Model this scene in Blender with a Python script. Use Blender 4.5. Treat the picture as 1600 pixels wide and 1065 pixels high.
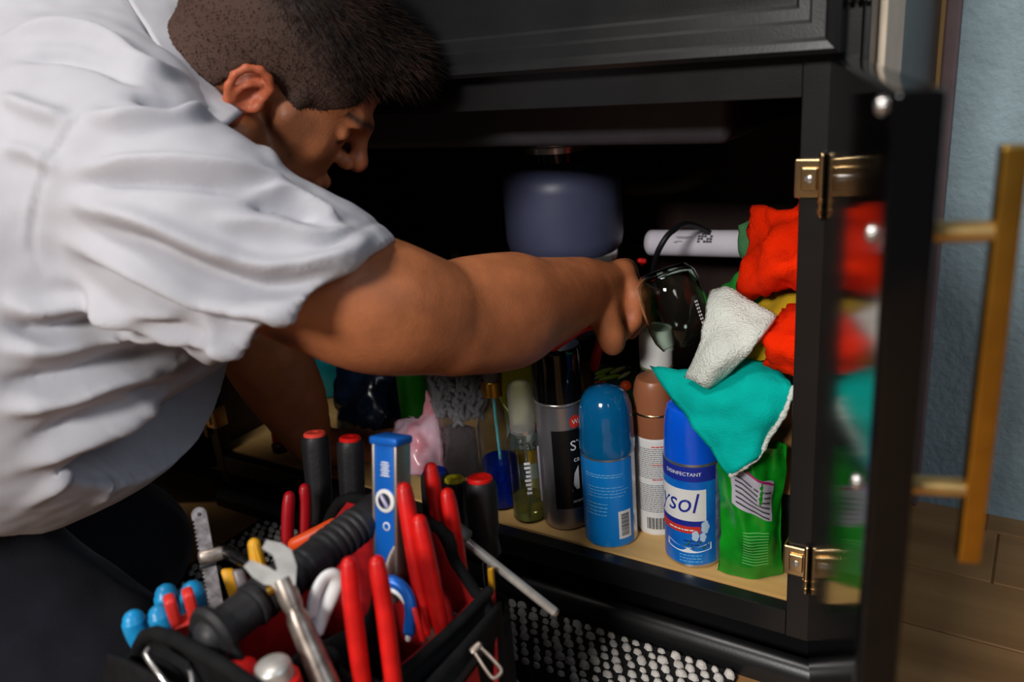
import bpy, bmesh, math, random
import numpy as np
from mathutils import Vector, Matrix, noise as mnoise

for o in list(bpy.data.objects):
    bpy.data.objects.remove(o, do_unlink=True)
scene = bpy.context.scene
COL = scene.collection

# ------------------------------------------------------------------ camera
F_PX, CX, CY = 1299.0, 800.0, 532.5          # image taken as 1600 x 1065
CAM = np.array([0.0, -0.753, 0.690])
_yc = np.array([0.5293, -0.3241, 0.7840]); _yc /= np.linalg.norm(_yc)     # world Y (into the cabinet) in camera axes
_xc = np.array([0.844, 0.110, -0.5247]); _xc -= _yc * _xc.dot(_yc); _xc /= np.linalg.norm(_xc)
_zc = -np.cross(_yc, _xc)                     # world Z
W2C = np.stack([_xc, _yc, _zc], axis=1)       # camera vec = W2C @ world vec   (x right, y down, z forward)
C2W = W2C.T
cam_d = bpy.data.cameras.new('camera'); cam = bpy.data.objects.new('camera', cam_d); COL.objects.link(cam)
cam_d.sensor_width = 36.0; cam_d.lens = F_PX / 1600 * 36.0
cam_d.clip_start = 0.02; cam_d.clip_end = 60
r_, u_, b_ = C2W @ np.array([1, 0, 0.]), C2W @ np.array([0, -1., 0]), C2W @ np.array([0, 0, -1.])
cam.matrix_world = Matrix(((r_[0], u_[0], b_[0], CAM[0]), (r_[1], u_[1], b_[1], CAM[1]), (r_[2], u_[2], b_[2], CAM[2]), (0, 0, 0, 1)))
cam_d.dof.use_dof = True; cam_d.dof.focus_distance = 0.97; cam_d.dof.aperture_fstop = 4.0
scene.camera = cam

# ------------------------------------------------------------------ light and exposure
world = bpy.data.worlds.new('world'); scene.world = world; world.use_nodes = True
bg = world.node_tree.nodes['Background']; bg.inputs[0].default_value = (0.62, 0.68, 0.80, 1); bg.inputs[1].default_value = 0.034
def area_light(name, loc, target, size, power, color):
    l = bpy.data.lights.new(name, 'AREA'); l.shape = 'RECTANGLE'; l.size, l.size_y = size; l.energy = power; l.color = color
    o = bpy.data.objects.new(name, l); COL.objects.link(o); o.location = loc
    d = Vector(target) - Vector(loc); o.rotation_euler = d.to_track_quat('-Z', 'Y').to_euler()
    return o
area_light('kitchen_window', (-0.25, -2.40, 1.62), (-0.55, 0.05, 0.35), (0.50, 0.40), 56, (1.0, 0.965, 0.92))
area_light('kitchen_ceiling_lamp', (-0.85, -0.85, 2.4), (-0.75, -0.35, 0.4), (0.6, 0.4), 21, (1.0, 0.95, 0.90))
area_light('window_daylight', (1.7, -0.7, 1.7), (0.05, 0.25, 0.1), (0.9, 1.1), 14, (0.72, 0.85, 1.0))
vs = scene.view_settings
vs.view_transform = 'Standard'; vs.look = 'None'; vs.gamma = 1.0; vs.exposure = -0.1; vs.use_curve_mapping = False

# ------------------------------------------------------------------ helpers
def ray(px, py):
    return C2W @ np.array([(px - CX) / F_PX, (py - CY) / F_PX, 1.0])
def P(px, py, z):           # point seen at a pixel, at camera depth z
    return CAM + ray(px, py) * z
def onZ(px, py, Z):
    r = ray(px, py); return CAM + r * ((Z - CAM[2]) / r[2])
def onY(px, py, Y):
    r = ray(px, py); return CAM + r * ((Y - CAM[1]) / r[1])
def onX(px, py, X):
    r = ray(px, py); return CAM + r * ((X - CAM[0]) / r[0])
def Zat(x, y, py):          # height on the vertical line (x, y) that is seen at pixel row py
    t = (py - CY) / F_PX
    a = W2C @ np.array([x - CAM[0], y - CAM[1], -CAM[2]]); b = W2C[:, 2]
    return (t * a[2] - a[1]) / (b[1] - t * b[2])
def depth(p):
    return (W2C @ (np.array(p) - CAM))[2]
def lin(c):
    return tuple(((v / 255) / 12.92 if v / 255 <= 0.04045 else ((v / 255 + 0.055) / 1.055) ** 2.4) for v in c)

def link(o, parent=None):
    COL.objects.link(o)
    if parent is not None: o.parent = parent
    return o
def tag(o, label=None, cat=None, group=None, kind=None):
    if label: o['label'] = label
    if cat: o['category'] = cat
    if group: o['group'] = group
    if kind: o['kind'] = kind
    return o
def empty(name, loc=(0, 0, 0), label=None, cat=None, group=None, kind=None):
    o = bpy.data.objects.new(name, None); o.location = Vector([float(v) for v in loc]); o.empty_display_size = 0.02
    COL.objects.link(o); bpy.context.view_layer.update()
    return tag(o, label, cat, group, kind)
def mobj(name, verts, faces, mat, parent=None, smooth=True, sharp=None):
    """mesh object from world-space vertices; parent may be an unrotated empty or mesh"""
    off = np.zeros(3)
    pr = parent
    while pr is not None:
        off += np.array(pr.location); pr = pr.parent
    me = bpy.data.meshes.new(name)
    v = np.asarray(verts, dtype=float) - off
    me.from_pydata([tuple(p) for p in v], [], [tuple(int(i) for i in f) for f in faces])
    me.validate(); me.update()
    if mat is not None: me.materials.append(mat)
    if smooth:
        me.polygons.foreach_set('use_smooth', [True] * len(me.polygons))
        if sharp: me.set_sharp_from_angle(angle=math.radians(sharp))
    o = bpy.data.objects.new(name, me)
    if smooth and sharp and len(me.polygons) < 1500:
        wn = o.modifiers.new('normals', 'WEIGHTED_NORMAL'); wn.keep_sharp = True; wn.weight = 80
    return link(o, parent)

# ---- materials
MATS = {}
def mat(name, rgb, rough=0.5, metal=0.0, var=0.10, scale=25.0, bump=0.0, bscale=300.0, coat=0.0, trans=0.0, ior=1.45,
        rgb2=None, stretch=(1, 1, 1), sss=0.0, sheen=0.0, spec=0.5, alpha=1.0, rvar=0.0):
    if name in MATS: return MATS[name]
    m = bpy.data.materials.new(name); m.use_nodes = True; nt = m.node_tree; n = nt.nodes; L = nt.links
    b = n['Principled BSDF']; MATS[name] = m
    tc = n.new('ShaderNodeTexCoord'); mp = n.new('ShaderNodeMapping'); mp.inputs['Scale'].default_value = stretch
    L.new(tc.outputs['Object'], mp.inputs[0])
    nz = n.new('ShaderNodeTexNoise'); nz.inputs['Scale'].default_value = scale; nz.inputs['Detail'].default_value = 5
    L.new(mp.outputs[0], nz.inputs['Vector'])
    c = np.array(lin(rgb)); c2 = np.array(lin(rgb2)) if rgb2 else c * (1 - var * 2)
    if not rgb2: c = np.minimum(c * (1 + var), 1)
    cr = n.new('ShaderNodeValToRGB'); cr.color_ramp.elements[0].position = 0.33; cr.color_ramp.elements[1].position = 0.67
    cr.color_ramp.elements[0].color = (*c2, 1); cr.color_ramp.elements[1].color = (*c, 1)
    L.new(nz.outputs['Fac'], cr.inputs[0]); L.new(cr.outputs[0], b.inputs['Base Color'])
    b.inputs['Roughness'].default_value = rough; b.inputs['Metallic'].default_value = metal
    b.inputs['Coat Weight'].default_value = coat; b.inputs['Coat Roughness'].default_value = 0.08
    b.inputs['Transmission Weight'].default_value = trans; b.inputs['IOR'].default_value = ior
    b.inputs['Specular IOR Level'].default_value = spec; b.inputs['Alpha'].default_value = alpha
    if sss: b.inputs['Subsurface Weight'].default_value = sss; b.inputs['Subsurface Radius'].default_value = (0.012, 0.005, 0.003); b.inputs['Subsurface Scale'].default_value = 0.5
    if sheen: b.inputs['Sheen Weight'].default_value = sheen
    if rvar:
        mr = n.new('ShaderNodeMapRange'); mr.inputs['To Min'].default_value = max(0.02, rough - rvar); mr.inputs['To Max'].default_value = rough + rvar
        L.new(nz.outputs['Fac'], mr.inputs['Value']); L.new(mr.outputs[0], b.inputs['Roughness'])
    if bump:
        n2 = n.new('ShaderNodeTexNoise'); n2.inputs['Scale'].default_value = bscale; n2.inputs['Detail'].default_value = 3
        L.new(mp.outputs[0], n2.inputs['Vector'])
        bp = n.new('ShaderNodeBump'); bp.inputs['Strength'].default_value = bump; bp.inputs['Distance'].default_value = 0.004
        L.new(n2.outputs['Fac'], bp.inputs['Height']); L.new(bp.outputs[0], b.inputs['Normal'])
    return m
def attr_mat(name, attr, rgb0, rgb1, rough, var=0.12, scale=60, bump=0.1, bscale=400, sss=0.0, spec=0.4):
    """colour mixes from rgb0 to rgb1 by a per-vertex property of the thing (hair density, flush, ...)"""
    m = mat(name, rgb0, rough, var=var, scale=scale, bump=bump, bscale=bscale, sss=sss, spec=spec)
    n = m.node_tree.nodes; L = m.node_tree.links; b = n['Principled BSDF']
    src = b.inputs['Base Color'].links[0].from_socket
    at = n.new('ShaderNodeAttribute'); at.attribute_name = attr
    mx = n.new('ShaderNodeMix'); mx.data_type = 'RGBA'
    L.new(at.outputs['Fac'], mx.inputs[0]); L.new(src, mx.inputs[6]); mx.inputs[7].default_value = (*lin(rgb1), 1)
    L.new(mx.outputs[2], b.inputs['Base Color'])
    return m

M = {}
M['black_paint'] = mat('black cabinet paint', (23, 23, 24), 0.32, var=0.06, scale=14, bump=0.03, bscale=500, rvar=0.06)
M['door_gloss'] = mat('glossy black door paint', (11, 11, 12), 0.10, var=0.05, scale=10, bump=0.008, bscale=300, spec=0.3)
M['interior'] = mat('dark reddish brown stained wood', (46, 19, 12), 0.6, rgb2=(30, 12, 8), scale=9, stretch=(1, 1, 0.12), bump=0.08, bscale=80)
M['shelf'] = mat('pale maple shelf', (222, 182, 118), 0.45, rgb2=(196, 150, 88), scale=7, stretch=(0.25, 3, 1), bump=0.04, bscale=60)
M['nickel'] = mat('brushed nickel gold', (214, 186, 140), 0.24, 1.0, var=0.06, scale=60)
M['chrome'] = mat('chrome steel', (214, 212, 210), 0.24, 0.85, var=0.08, scale=80, rvar=0.06)
M['satin'] = mat('satin steel', (206, 202, 196), 0.38, 0.55, var=0.08, scale=70, rvar=0.08)
M['steel'] = mat('worn tool steel', (170, 158, 148), 0.38, 0.7, rgb2=(110, 98, 90), scale=70, rvar=0.1)
M['brass'] = mat('brushed brass', (196, 150, 62), 0.34, 1.0, var=0.08, scale=40)
M['pale_brass'] = mat('pale brass post', (205, 172, 112), 0.38, 0.9, var=0.06, scale=40)
M['red_grip'] = mat('red rubber grip', (214, 24, 20), 0.38, var=0.10, scale=45, bump=0.04, bscale=200, rvar=0.08)
M['black_grip'] = mat('black rubber grip', (27, 26, 29), 0.55, var=0.12, scale=60, bump=0.08, bscale=300)
M['blue_grip'] = mat('blue rubber grip', (26, 140, 196), 0.35, var=0.12, scale=50)
M['nylon_black'] = mat('black nylon', (21, 21, 22), 0.8, var=0.2, scale=70, bump=0.3, bscale=900, spec=0.2)
M['nylon_red'] = mat('red nylon lining', (176, 14, 22), 0.65, var=0.12, scale=60, bump=0.25, bscale=900)
M['orange'] = mat('orange plastic', (240, 82, 26), 0.45, var=0.08)
M['yellow'] = mat('yellow plastic', (226, 214, 40), 0.4, var=0.06)
M['amber'] = mat('amber plastic', (222, 160, 30), 0.45, var=0.1)
M['white_plastic'] = mat('white plastic', (228, 226, 224), 0.4, var=0.04)
M['label_white'] = mat('white label paper', (226, 226, 224), 0.55, var=0.03)
M['print_dark'] = mat('dark print', (60, 60, 66), 0.6, var=0.1)
M['print_white'] = mat('white print', (232, 236, 240), 0.5, var=0.02)
M['print_pale'] = mat('pale blue print', (120, 185, 228), 0.5, var=0.04)
M['print_red'] = mat('red print', (214, 52, 40), 0.5, var=0.06)
M['print_navy'] = mat('navy print', (28, 44, 150), 0.45, var=0.08)
M['black_plastic'] = mat('black gloss plastic', (14, 14, 15), 0.12, var=0.05)

# ---- mesh builders (world-space numpy)
def cat_rom(pts, n):
    pts = np.asarray(pts, float); out = []
    pp = np.vstack([2 * pts[0] - pts[1], pts, 2 * pts[-1] - pts[-2]])
    for i in range(len(pts) - 1):
        p0, p1, p2, p3 = pp[i:i + 4]
        for t in np.linspace(0, 1, n, endpoint=False):
            out.append(0.5 * ((2 * p1) + (-p0 + p2) * t + (2 * p0 - 5 * p1 + 4 * p2 - p3) * t * t + (-p0 + 3 * p1 - 3 * p2 + p3) * t ** 3))
    out.append(pts[-1]); return np.array(out)
def frames(path):
    path = np.asarray(path, float)
    T = np.gradient(path, axis=0); T /= np.linalg.norm(T, axis=1)[:, None] + 1e-12
    ref = np.array([0, 0, 1.]) if abs(T[0][2]) < 0.85 else np.array([1., 0, 0])
    N = []; n = ref - T[0] * ref.dot(T[0]); n /= np.linalg.norm(n)
    for t in T:
        n = n - t * n.dot(t); n /= np.linalg.norm(n) + 1e-12; N.append(n.copy())
    N = np.array(N); return T, N, np.cross(T, N)
def tube(path, rad, seg=12, sx=1.0, sy=1.0, cap='round', n0=None):
    """tube along a path (world), radius per point; returns verts, faces"""
    path = np.asarray(path, float); rad = np.broadcast_to(np.asarray(rad, float), (len(path),)).copy()
    if cap == 'round':
        a, b = path[1] - path[0], path[-1] - path[-2]; a /= np.linalg.norm(a); b /= np.linalg.norm(b)
        pre, prr, post, por = [], [], [], []
        for k in (0.12, 0.45, 0.8):
            ang = k * math.pi / 2
            pre.append(path[0] - a * rad[0] * math.cos(ang)); prr.append(rad[0] * math.sin(ang))
            post.append(path[-1] + b * rad[-1] * math.cos(ang)); por.append(rad[-1] * math.sin(ang))
        path = np.vstack([pre, path, post[::-1]]); rad = np.concatenate([prr, rad, por[::-1]])
    T, N, B = frames(path)
    if n0 is not None:
        for i in range(len(path)):
            n = np.asarray(n0, float) - T[i] * np.dot(n0, T[i]); N[i] = n / np.linalg.norm(n); B[i] = np.cross(T[i], N[i])
    V = []; Fc = []
    for i in range(len(path)):
        for k in range(seg):
            a = 2 * math.pi * k / seg
            V.append(path[i] + N[i] * (math.cos(a) * rad[i] * sx) + B[i] * (math.sin(a) * rad[i] * sy))
    for i in range(len(path) - 1):
        for k in range(seg):
            k2 = (k + 1) % seg
            Fc.append((i * seg + k, i * seg + k2, (i + 1) * seg + k2, (i + 1) * seg + k))
    Fc.append(tuple(range(seg - 1, -1, -1))); Fc.append(tuple((len(path) - 1) * seg + k for k in range(seg)))
    return np.array(V), Fc
def lathe(prof, c, seg=40, axis=None, sx=1.0, capped=True):
    """profile [(r, h)] turned about a vertical (or given) axis through c"""
    c = np.asarray(c, float); ax = np.array([0, 0, 1.]) if axis is None else np.asarray(axis, float) / np.linalg.norm(axis)
    ref = np.array([1., 0, 0]) if abs(ax[0]) < 0.9 else np.array([0, 1., 0])
    e1 = ref - ax * ref.dot(ax); e1 /= np.linalg.norm(e1); e2 = np.cross(ax, e1)
    V, Fc = [], []
    for r, h in prof:
        for k in range(seg):
            a = 2 * math.pi * k / seg
            V.append(c + ax * h + e1 * (math.cos(a) * r * sx) + e2 * (math.sin(a) * r))
    for i in range(len(prof) - 1):
        for k in range(seg):
            k2 = (k + 1) % seg
            Fc.append((i * seg + k, i * seg + k2, (i + 1) * seg + k2, (i + 1) * seg + k))
    if capped and prof[0][0] > 1e-5: Fc.append(tuple(range(seg - 1, -1, -1)))
    if capped and prof[-1][0] > 1e-5: Fc.append(tuple((len(prof) - 1) * seg + k for k in range(seg)))
    return np.array(V), Fc
def box(lo, hi, bev=0.0, M4=None, seg=2):
    bm = bmesh.new(); bmesh.ops.create_cube(bm, size=1)
    lo, hi = np.asarray(lo, float), np.asarray(hi, float); c = (lo + hi) / 2; s = hi - lo
    for v in bm.verts: v.co = Vector(c + np.array(v.co) * s)
    if bev: bmesh.ops.bevel(bm, geom=list(bm.edges), offset=min(bev, min(s) * 0.45), segments=seg, affect='EDGES', profile=0.5)
    if M4 is not None: bm.transform(M4)
    bm.verts.ensure_lookup_table()
    V = np.array([v.co[:] for v in bm.verts]); Fc = [[v.index for v in f.verts] for f in bm.faces]; bm.free()
    return V, Fc
def obox(c, ex, ey, ez, bev=0.0, seg=2):
    """oriented box: centre and three full-size edge vectors"""
    ex, ey, ez = (np.asarray(e, float) for e in (ex, ey, ez))
    if np.dot(np.cross(ex, ey), ez) < 0: ez = -ez
    l = [np.linalg.norm(e) for e in (ex, ey, ez)]
    V, Fc = box([-l[0] / 2, -l[1] / 2, -l[2] / 2], [l[0] / 2, l[1] / 2, l[2] / 2], bev, seg=seg)
    R = np.stack([ex / l[0], ey / l[1], ez / l[2]])
    return V @ R + np.asarray(c, float), Fc
def merge(*parts):
    V, Fc, n = [], [], 0
    for v, f in parts:
        V.append(np.asarray(v)); Fc += [tuple(i + n for i in q) for q in f]; n += len(v)
    return np.vstack(V), Fc
def sheet(net, n=6, crumple=0.0, cs=30, seed=0):
    """smooth sheet through a net of control points (rows of world points)"""
    rows = np.array([cat_rom(r, n) for r in net]); cols = []
    for j in range(rows.shape[1]): cols.append(cat_rom(rows[:, j], n))
    G = np.array(cols).transpose(1, 0, 2); h, w = G.shape[:2]
    if crumple:
        du = np.gradient(G, axis=0); dv = np.gradient(G, axis=1); nn = np.cross(du, dv); nn /= np.linalg.norm(nn, axis=2)[..., None] + 1e-12
        for i in range(h):
            for j in range(w):
                q = Vector(G[i, j] * cs) + Vector((seed * 7.3, seed * 3.1, 0))
                G[i, j] += nn[i, j] * crumple * (mnoise.noise(q) + 0.5 * mnoise.noise(q * 2.3))
    V = G.reshape(-1, 3); Fc = [(i * w + j, i * w + j + 1, (i + 1) * w + j + 1, (i + 1) * w + j) for i in range(h - 1) for j in range(w - 1)]
    return V, Fc
def solid(o, t, offset=0.0):
    md = o.modifiers.new('thickness', 'SOLIDIFY'); md.thickness = t; md.offset = offset; return o
_txt = {}
def text_flat(s, size, shear=0.0, sx=1.0):
    key = (s, size, shear, sx)
    if key in _txt: return _txt[key]
    cu = bpy.data.curves.new('lettering', 'FONT'); cu.body = s; cu.size = size; cu.align_x = 'LEFT'; cu.shear = shear; cu.resolution_u = 3
    o = bpy.data.objects.new('lettering', cu); COL.objects.link(o); dg = bpy.context.evaluated_depsgraph_get(); dg.update()
    me = bpy.data.meshes.new_from_object(o.evaluated_get(dg))
    V = np.array([v.co[:] for v in me.vertices]); V[:, 0] *= sx; Fc = [tuple(p.vertices) for p in me.polygons]
    bpy.data.objects.remove(o); bpy.data.curves.remove(cu); bpy.data.meshes.remove(me)
    _txt[key] = (V, Fc); return V, Fc
class Can:
    """places labels and print on an upright cylinder; angle 0 faces the camera, + is to the right"""
    def __init__(s, c, R): s.c = np.asarray(c, float); s.R = R; d = CAM - s.c; s.a = math.atan2(d[1], d[0])
    def pt(s, ang, h, off=0.0):
        a = s.a + ang; return s.c + np.array([math.cos(a) * (s.R + off), math.sin(a) * (s.R + off), h])
    def patch(s, a0, a1, h0, h1, off=0.0004, n=16, skew=0.0):
        V, Fc = [], []
        for k in range(n + 1):
            a = a0 + (a1 - a0) * k / n; V += [s.pt(a, h0 + skew * k / n, off), s.pt(a, h1 + skew * k / n, off)]
        for k in range(n): Fc.append((2 * k, 2 * k + 2, 2 * k + 3, 2 * k + 1))
        return np.array(V), Fc
    def poly(s, pts, off=0.0006):       # polygon of (angle, height), fan from centre
        V = [s.pt(sum(p[0] for p in pts) / len(pts), sum(p[1] for p in pts) / len(pts), off)] + [s.pt(a, h, off) for a, h in pts]
        return np.array(V), [(0, i + 1, (i + 1) % len(pts) + 1) for i in range(len(pts))]
    def text(s, t, a0, h, size, off=0.0008, shear=0.0, tilt=0.0, sx=1.0):
        V, Fc = text_flat(t, size, shear, sx)
        return np.array([s.pt(a0 + (v[0] * math.cos(tilt) - v[1] * math.sin(tilt)) / s.R, h + v[1] * math.cos(tilt) + v[0] * math.sin(tilt), off) for v in V]), Fc
    def lines(s, a0, a1, hs, t, seed=0, off=0.0006, words=True):
        rnd = random.Random(seed); parts = []
        for h in hs:
            a = a0; end = a1 - rnd.random() * (a1 - a0) * 0.15
            while a < end:
                w = rnd.uniform(0.06, 0.2); parts.append(s.patch(a, min(a + w, end), h, h + t, off, 3)); a += w + 0.03
        return merge(*parts)
    def barcode(s, a0, a1, h0, h1, seed=1, horizontal=True):
        rnd = random.Random(seed); parts = []; h = h0
        while h < h1:
            w = rnd.choice([0.0006, 0.0010, 0.0016]); parts.append(s.patch(a0, a1, h, min(h + w, h1), 0.0010, 6)); h += w + rnd.choice([0.0006, 0.001])
        return merge(*parts)
# ================================================================== the setting
SH = 0.105                                    # cabinet shelf height
M['plank'] = mat('tan wood floor', (168, 126, 78), 0.42, rgb2=(138, 98, 56), scale=5, stretch=(0.3, 4, 1), bump=0.05, bscale=50)
fl = tag(mobj('floor', *box((-2.6, -2.2, -0.05), (1.4, 0.9, -0.004)), M['plank'], smooth=False), kind='structure')
_rnd = random.Random(4)
plank_me = {}
for row in range(17):
    y0 = -1.45 + row * 0.125; x = -2.5 - _rnd.random() * 0.5
    while x < 1.1:
        Lp = 0.9
        V, Fc = box((0, 0, -0.004), (Lp - 0.002, 0.123, 0.0), 0.0015, seg=1)
        if 'p' not in plank_me:
            me = bpy.data.meshes.new('plank'); me.from_pydata([tuple(v) for v in V], [], Fc); me.materials.append(M['plank']); plank_me['p'] = me
        o = bpy.data.objects.new('plank', plank_me['p']); o.location = (x, y0, _rnd.uniform(-0.0005, 0)); link(o, fl); x += Lp

M['wall_blue'] = mat('pale blue textured plaster', (150, 172, 180), 0.6, var=0.06, scale=20, bump=0.55, bscale=110)
M['wall_grey'] = mat('grey plaster', (120, 118, 116), 0.7, var=0.06, scale=20, bump=0.3, bscale=110)
# wall behind the end of the cabinet, with a rounded corner
prof = [(-0.132, 0.47), (-0.10, 0.47), (0.035, 0.47)] + [(0.035 + 0.03 * math.sin(a), 0.50 - 0.03 * math.cos(a)) for a in np.linspace(0.15, math.pi / 2, 8)] + [(0.065, 0.9), (-0.132, 0.9)]
V = [(x, y, 0.0) for x, y in prof] + [(x, y, 2.4) for x, y in prof]; n_ = len(prof)
tag(mobj('wall_right', V, [(i, (i + 1) % n_, (i + 1) % n_ + n_, i + n_) for i in range(n_)] + [tuple(range(n_))[::-1], tuple(range(n_, 2 * n_))], M['wall_blue'], sharp=40), kind='structure')
tag(mobj('wall_back', *box((-2.6, 0.905, 0), (1.4, 0.96, 2.4)), M['wall_grey'], smooth=False), kind='structure')
M['trim_cream'] = mat('cream painted trim', (216, 200, 178), 0.5, var=0.04)
M['trim_gold'] = mat('golden oak trim', (170, 132, 78), 0.5, var=0.12, stretch=(4, 4, 0.3))
M['trim_mauve'] = mat('mauve painted trim', (116, 96, 98), 0.6, var=0.06)
M['trim_olive'] = mat('olive painted trim', (92, 92, 74), 0.6, var=0.06)
def strip(name, px0, px1, Y, z0, m, t=0.02):
    a, b = onY(px0, 40, Y), onY(px1, 40, Y)
    V, Fc = box((a[0], Y, z0), (b[0], Y + t, 2.1), 0.003)
    return tag(mobj(name, V, Fc, m, smooth=False), kind='structure')
strip('trim_1', 1448, 1462, 0.449, 0.0, M['trim_olive'])
strip('trim_2', 1462, 1475, 0.446, 0.0, M['trim_gold'], 0.023)
strip('trim_3', 1475, 1500, 0.452, 0.0, M['trim_mauve'], 0.017)

_a, _b = onX(1374, 40, -0.133), onX(1402, 40, -0.133)
tag(mobj('trim_4', *box((-0.1338, _a[1], 0.0), (-0.127, _b[1], 0.878), 0.002), M['trim_cream'], smooth=False), kind='structure')

# ================================================================== sink cabinet
XR, XL = -0.186, -1.09                        # opening
CT = 0.629                                    # opening top
cab = empty('sink_cabinet', (-0.64, 0.0, 0.0), 'open black painted sink cabinet with its doors swung wide', 'cabinet')
def cpart(name, V, Fc, m=None, parent=None, smooth=True, sharp=30):
    return mobj(name, V, Fc, m or M['black_paint'], parent or cab, smooth, sharp)
cpart('stile', *box((XR, 0, 0.072), (-0.140, 0.02, 0.88), 0.0015))
cpart('stile', *box((XL - 0.045, 0, 0.072), (XL, 0.02, 0.88), 0.0015))
cpart('rail', *box((XL, 0.0005, CT), (XR, 0.0195, 0.70), 0.001))
cpart('rail', *box((XL, 0.0005, 0.072), (XR, 0.0195, SH - 0.002), 0.002))
cpart('rail', *box((XL, 0.0005, 0.84), (XR, 0.0195, 0.88), 0.001))
cpart('side_panel', *box((-0.158, 0.0205, 0.0), (-0.140, 0.60, 0.88)), M['interior'])
cpart('side_panel', *box((XL - 0.045, 0.0205, 0.0), (XL - 0.027, 0.60, 0.88)), M['interior'])
cpart('end_panel', *box((-0.1395, 0.0, 0.0), (-0.134, 0.60, 0.88), 0.001))
cpart('back_panel', *box((XL - 0.027, 0.575, SH), (-0.158, 0.59, 0.88)), M['interior'])
cpart('shelf', *box((XL - 0.027, 0.020, SH - 0.018), (-0.158, 0.574, SH), 0.0005), M['shelf'])
cpart('toe_kick', *box((XL - 0.045, 0.055, 0.0), (-0.140, 0.068, 0.087)))
# rounded base moulding on the floor
pr = [(0.0, 0.0), (0.0, 0.013), (0.002, 0.020), (0.006, 0.027), (0.011, 0.031), (0.016, 0.033), (0.020, 0.033), (0.020, 0.0)]
V = [(-1.135, y, z) for y, z in pr] + [(-0.139, y, z) for y, z in pr]; k_ = len(pr)
cpart('base_moulding', V, [(i, i + k_, (i + 1) % k_ + k_, (i + 1) % k_) for i in range(k_)] + [tuple(range(k_)), tuple(range(k_, 2 * k_))[::-1]])
# false drawer front with a stepped mitred frame
dx0, dx1, dz0, dz1 = -1.10, -0.152, 0.664, 0.850
loops = [(0, -0.0005), (0, -0.021), (0.004, -0.024), (0.010, -0.0225), (0.013, -0.017), (0.024, -0.0155), (0.027, -0.010), (0.036, -0.0085), (0.039, -0.005), (0.046, -0.0045)]
V = []; Fc = []
for d, y in loops:
    V += [(dx0 + d, y, dz0 + d), (dx1 - d, y, dz0 + d), (dx1 - d, y, dz1 - d), (dx0 + d, y, dz1 - d)]
for i in range(len(loops) - 1):
    for k in range(4): Fc.append((i * 4 + k, i * 4 + (k + 1) % 4, i * 4 + 4 + (k + 1) % 4, i * 4 + 4 + k))
q = (len(loops) - 1) * 4; Fc.append((q, q + 1, q + 2, q + 3))
cpart('false_drawer_front', V, Fc, sharp=15)
# fluted end trim above the door
flute = cpart('fluted_trim', *merge(*[box((-0.151 + 0.006 * i, -0.012, 0.70), (-0.1465 + 0.006 * i, -0.0005, 0.88), 0.002) for i in range(3)]))
# doors
def door(hx, hy, d, nrm, L, label):
    """d: direction from hinge to free edge, nrm: outer-face normal (both 2-D)"""
    d = np.array([d[0], d[1], 0.]); d /= np.linalg.norm(d); nv = np.array([nrm[0], nrm[1], 0.]); nv /= np.linalg.norm(nv); up = np.array([0, 0, 1.])
    h = np.array([hx, hy, 0.]); z0, z1 = 0.078, 0.660
    V, Fc = obox(h + d * (L / 2) + nv * 0.0105 + up * ((z0 + z1) / 2), d * L, nv * 0.021, up * (z1 - z0), 0.004, 3)
    dr = cpart('door', V, Fc, M['door_gloss'], sharp=25); dr['label'] = label
    # screw caps on the inner face
    for s, z in ((0.346, 0.651), (0.338, 0.5905), (0.338, 0.4545)):
        if nv[0] > 0:
            V, Fc = lathe([(0.0, 0.0030), (0.002, 0.0029), (0.0040, 0.0018), (0.0046, 0.0)][::-1], h + d * s + up * z, 20, -nv)
            cpart('screw_cap', V, Fc, M['chrome'], dr)
    # bar handle on the outer face
    hb = h + d * (L - 0.042) + nv * 0.021
    V, Fc = obox(hb + nv * 0.036 + up * 0.521, d * 0.011, nv * 0.011, up * 0.218, 0.0015); hd = cpart('handle', V, Fc, M['brass'], dr)
    for z in (0.4545, 0.5905):
        V, Fc = tube([hb - nv * 0.0005 + up * z, hb + nv * 0.031 + up * z], 0.0052, 16, cap=None); cpart('handle_post', V, Fc, M['pale_brass'], hd)
    return dr
a_ = math.radians(16.0)
door_r = door(-0.163, -0.0025, (math.sin(a_), -math.cos(a_)), (math.cos(a_), math.sin(a_)), 0.380, 'glossy black door opened toward the camera')
a2_ = math.radians(62.0)
door_l = door(XL - 0.022, -0.0035, (-math.sin(a2_), -math.cos(a2_)), (-math.cos(a2_), math.sin(a2_)), 0.372, 'glossy black door opened behind the kneeling man')
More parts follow.
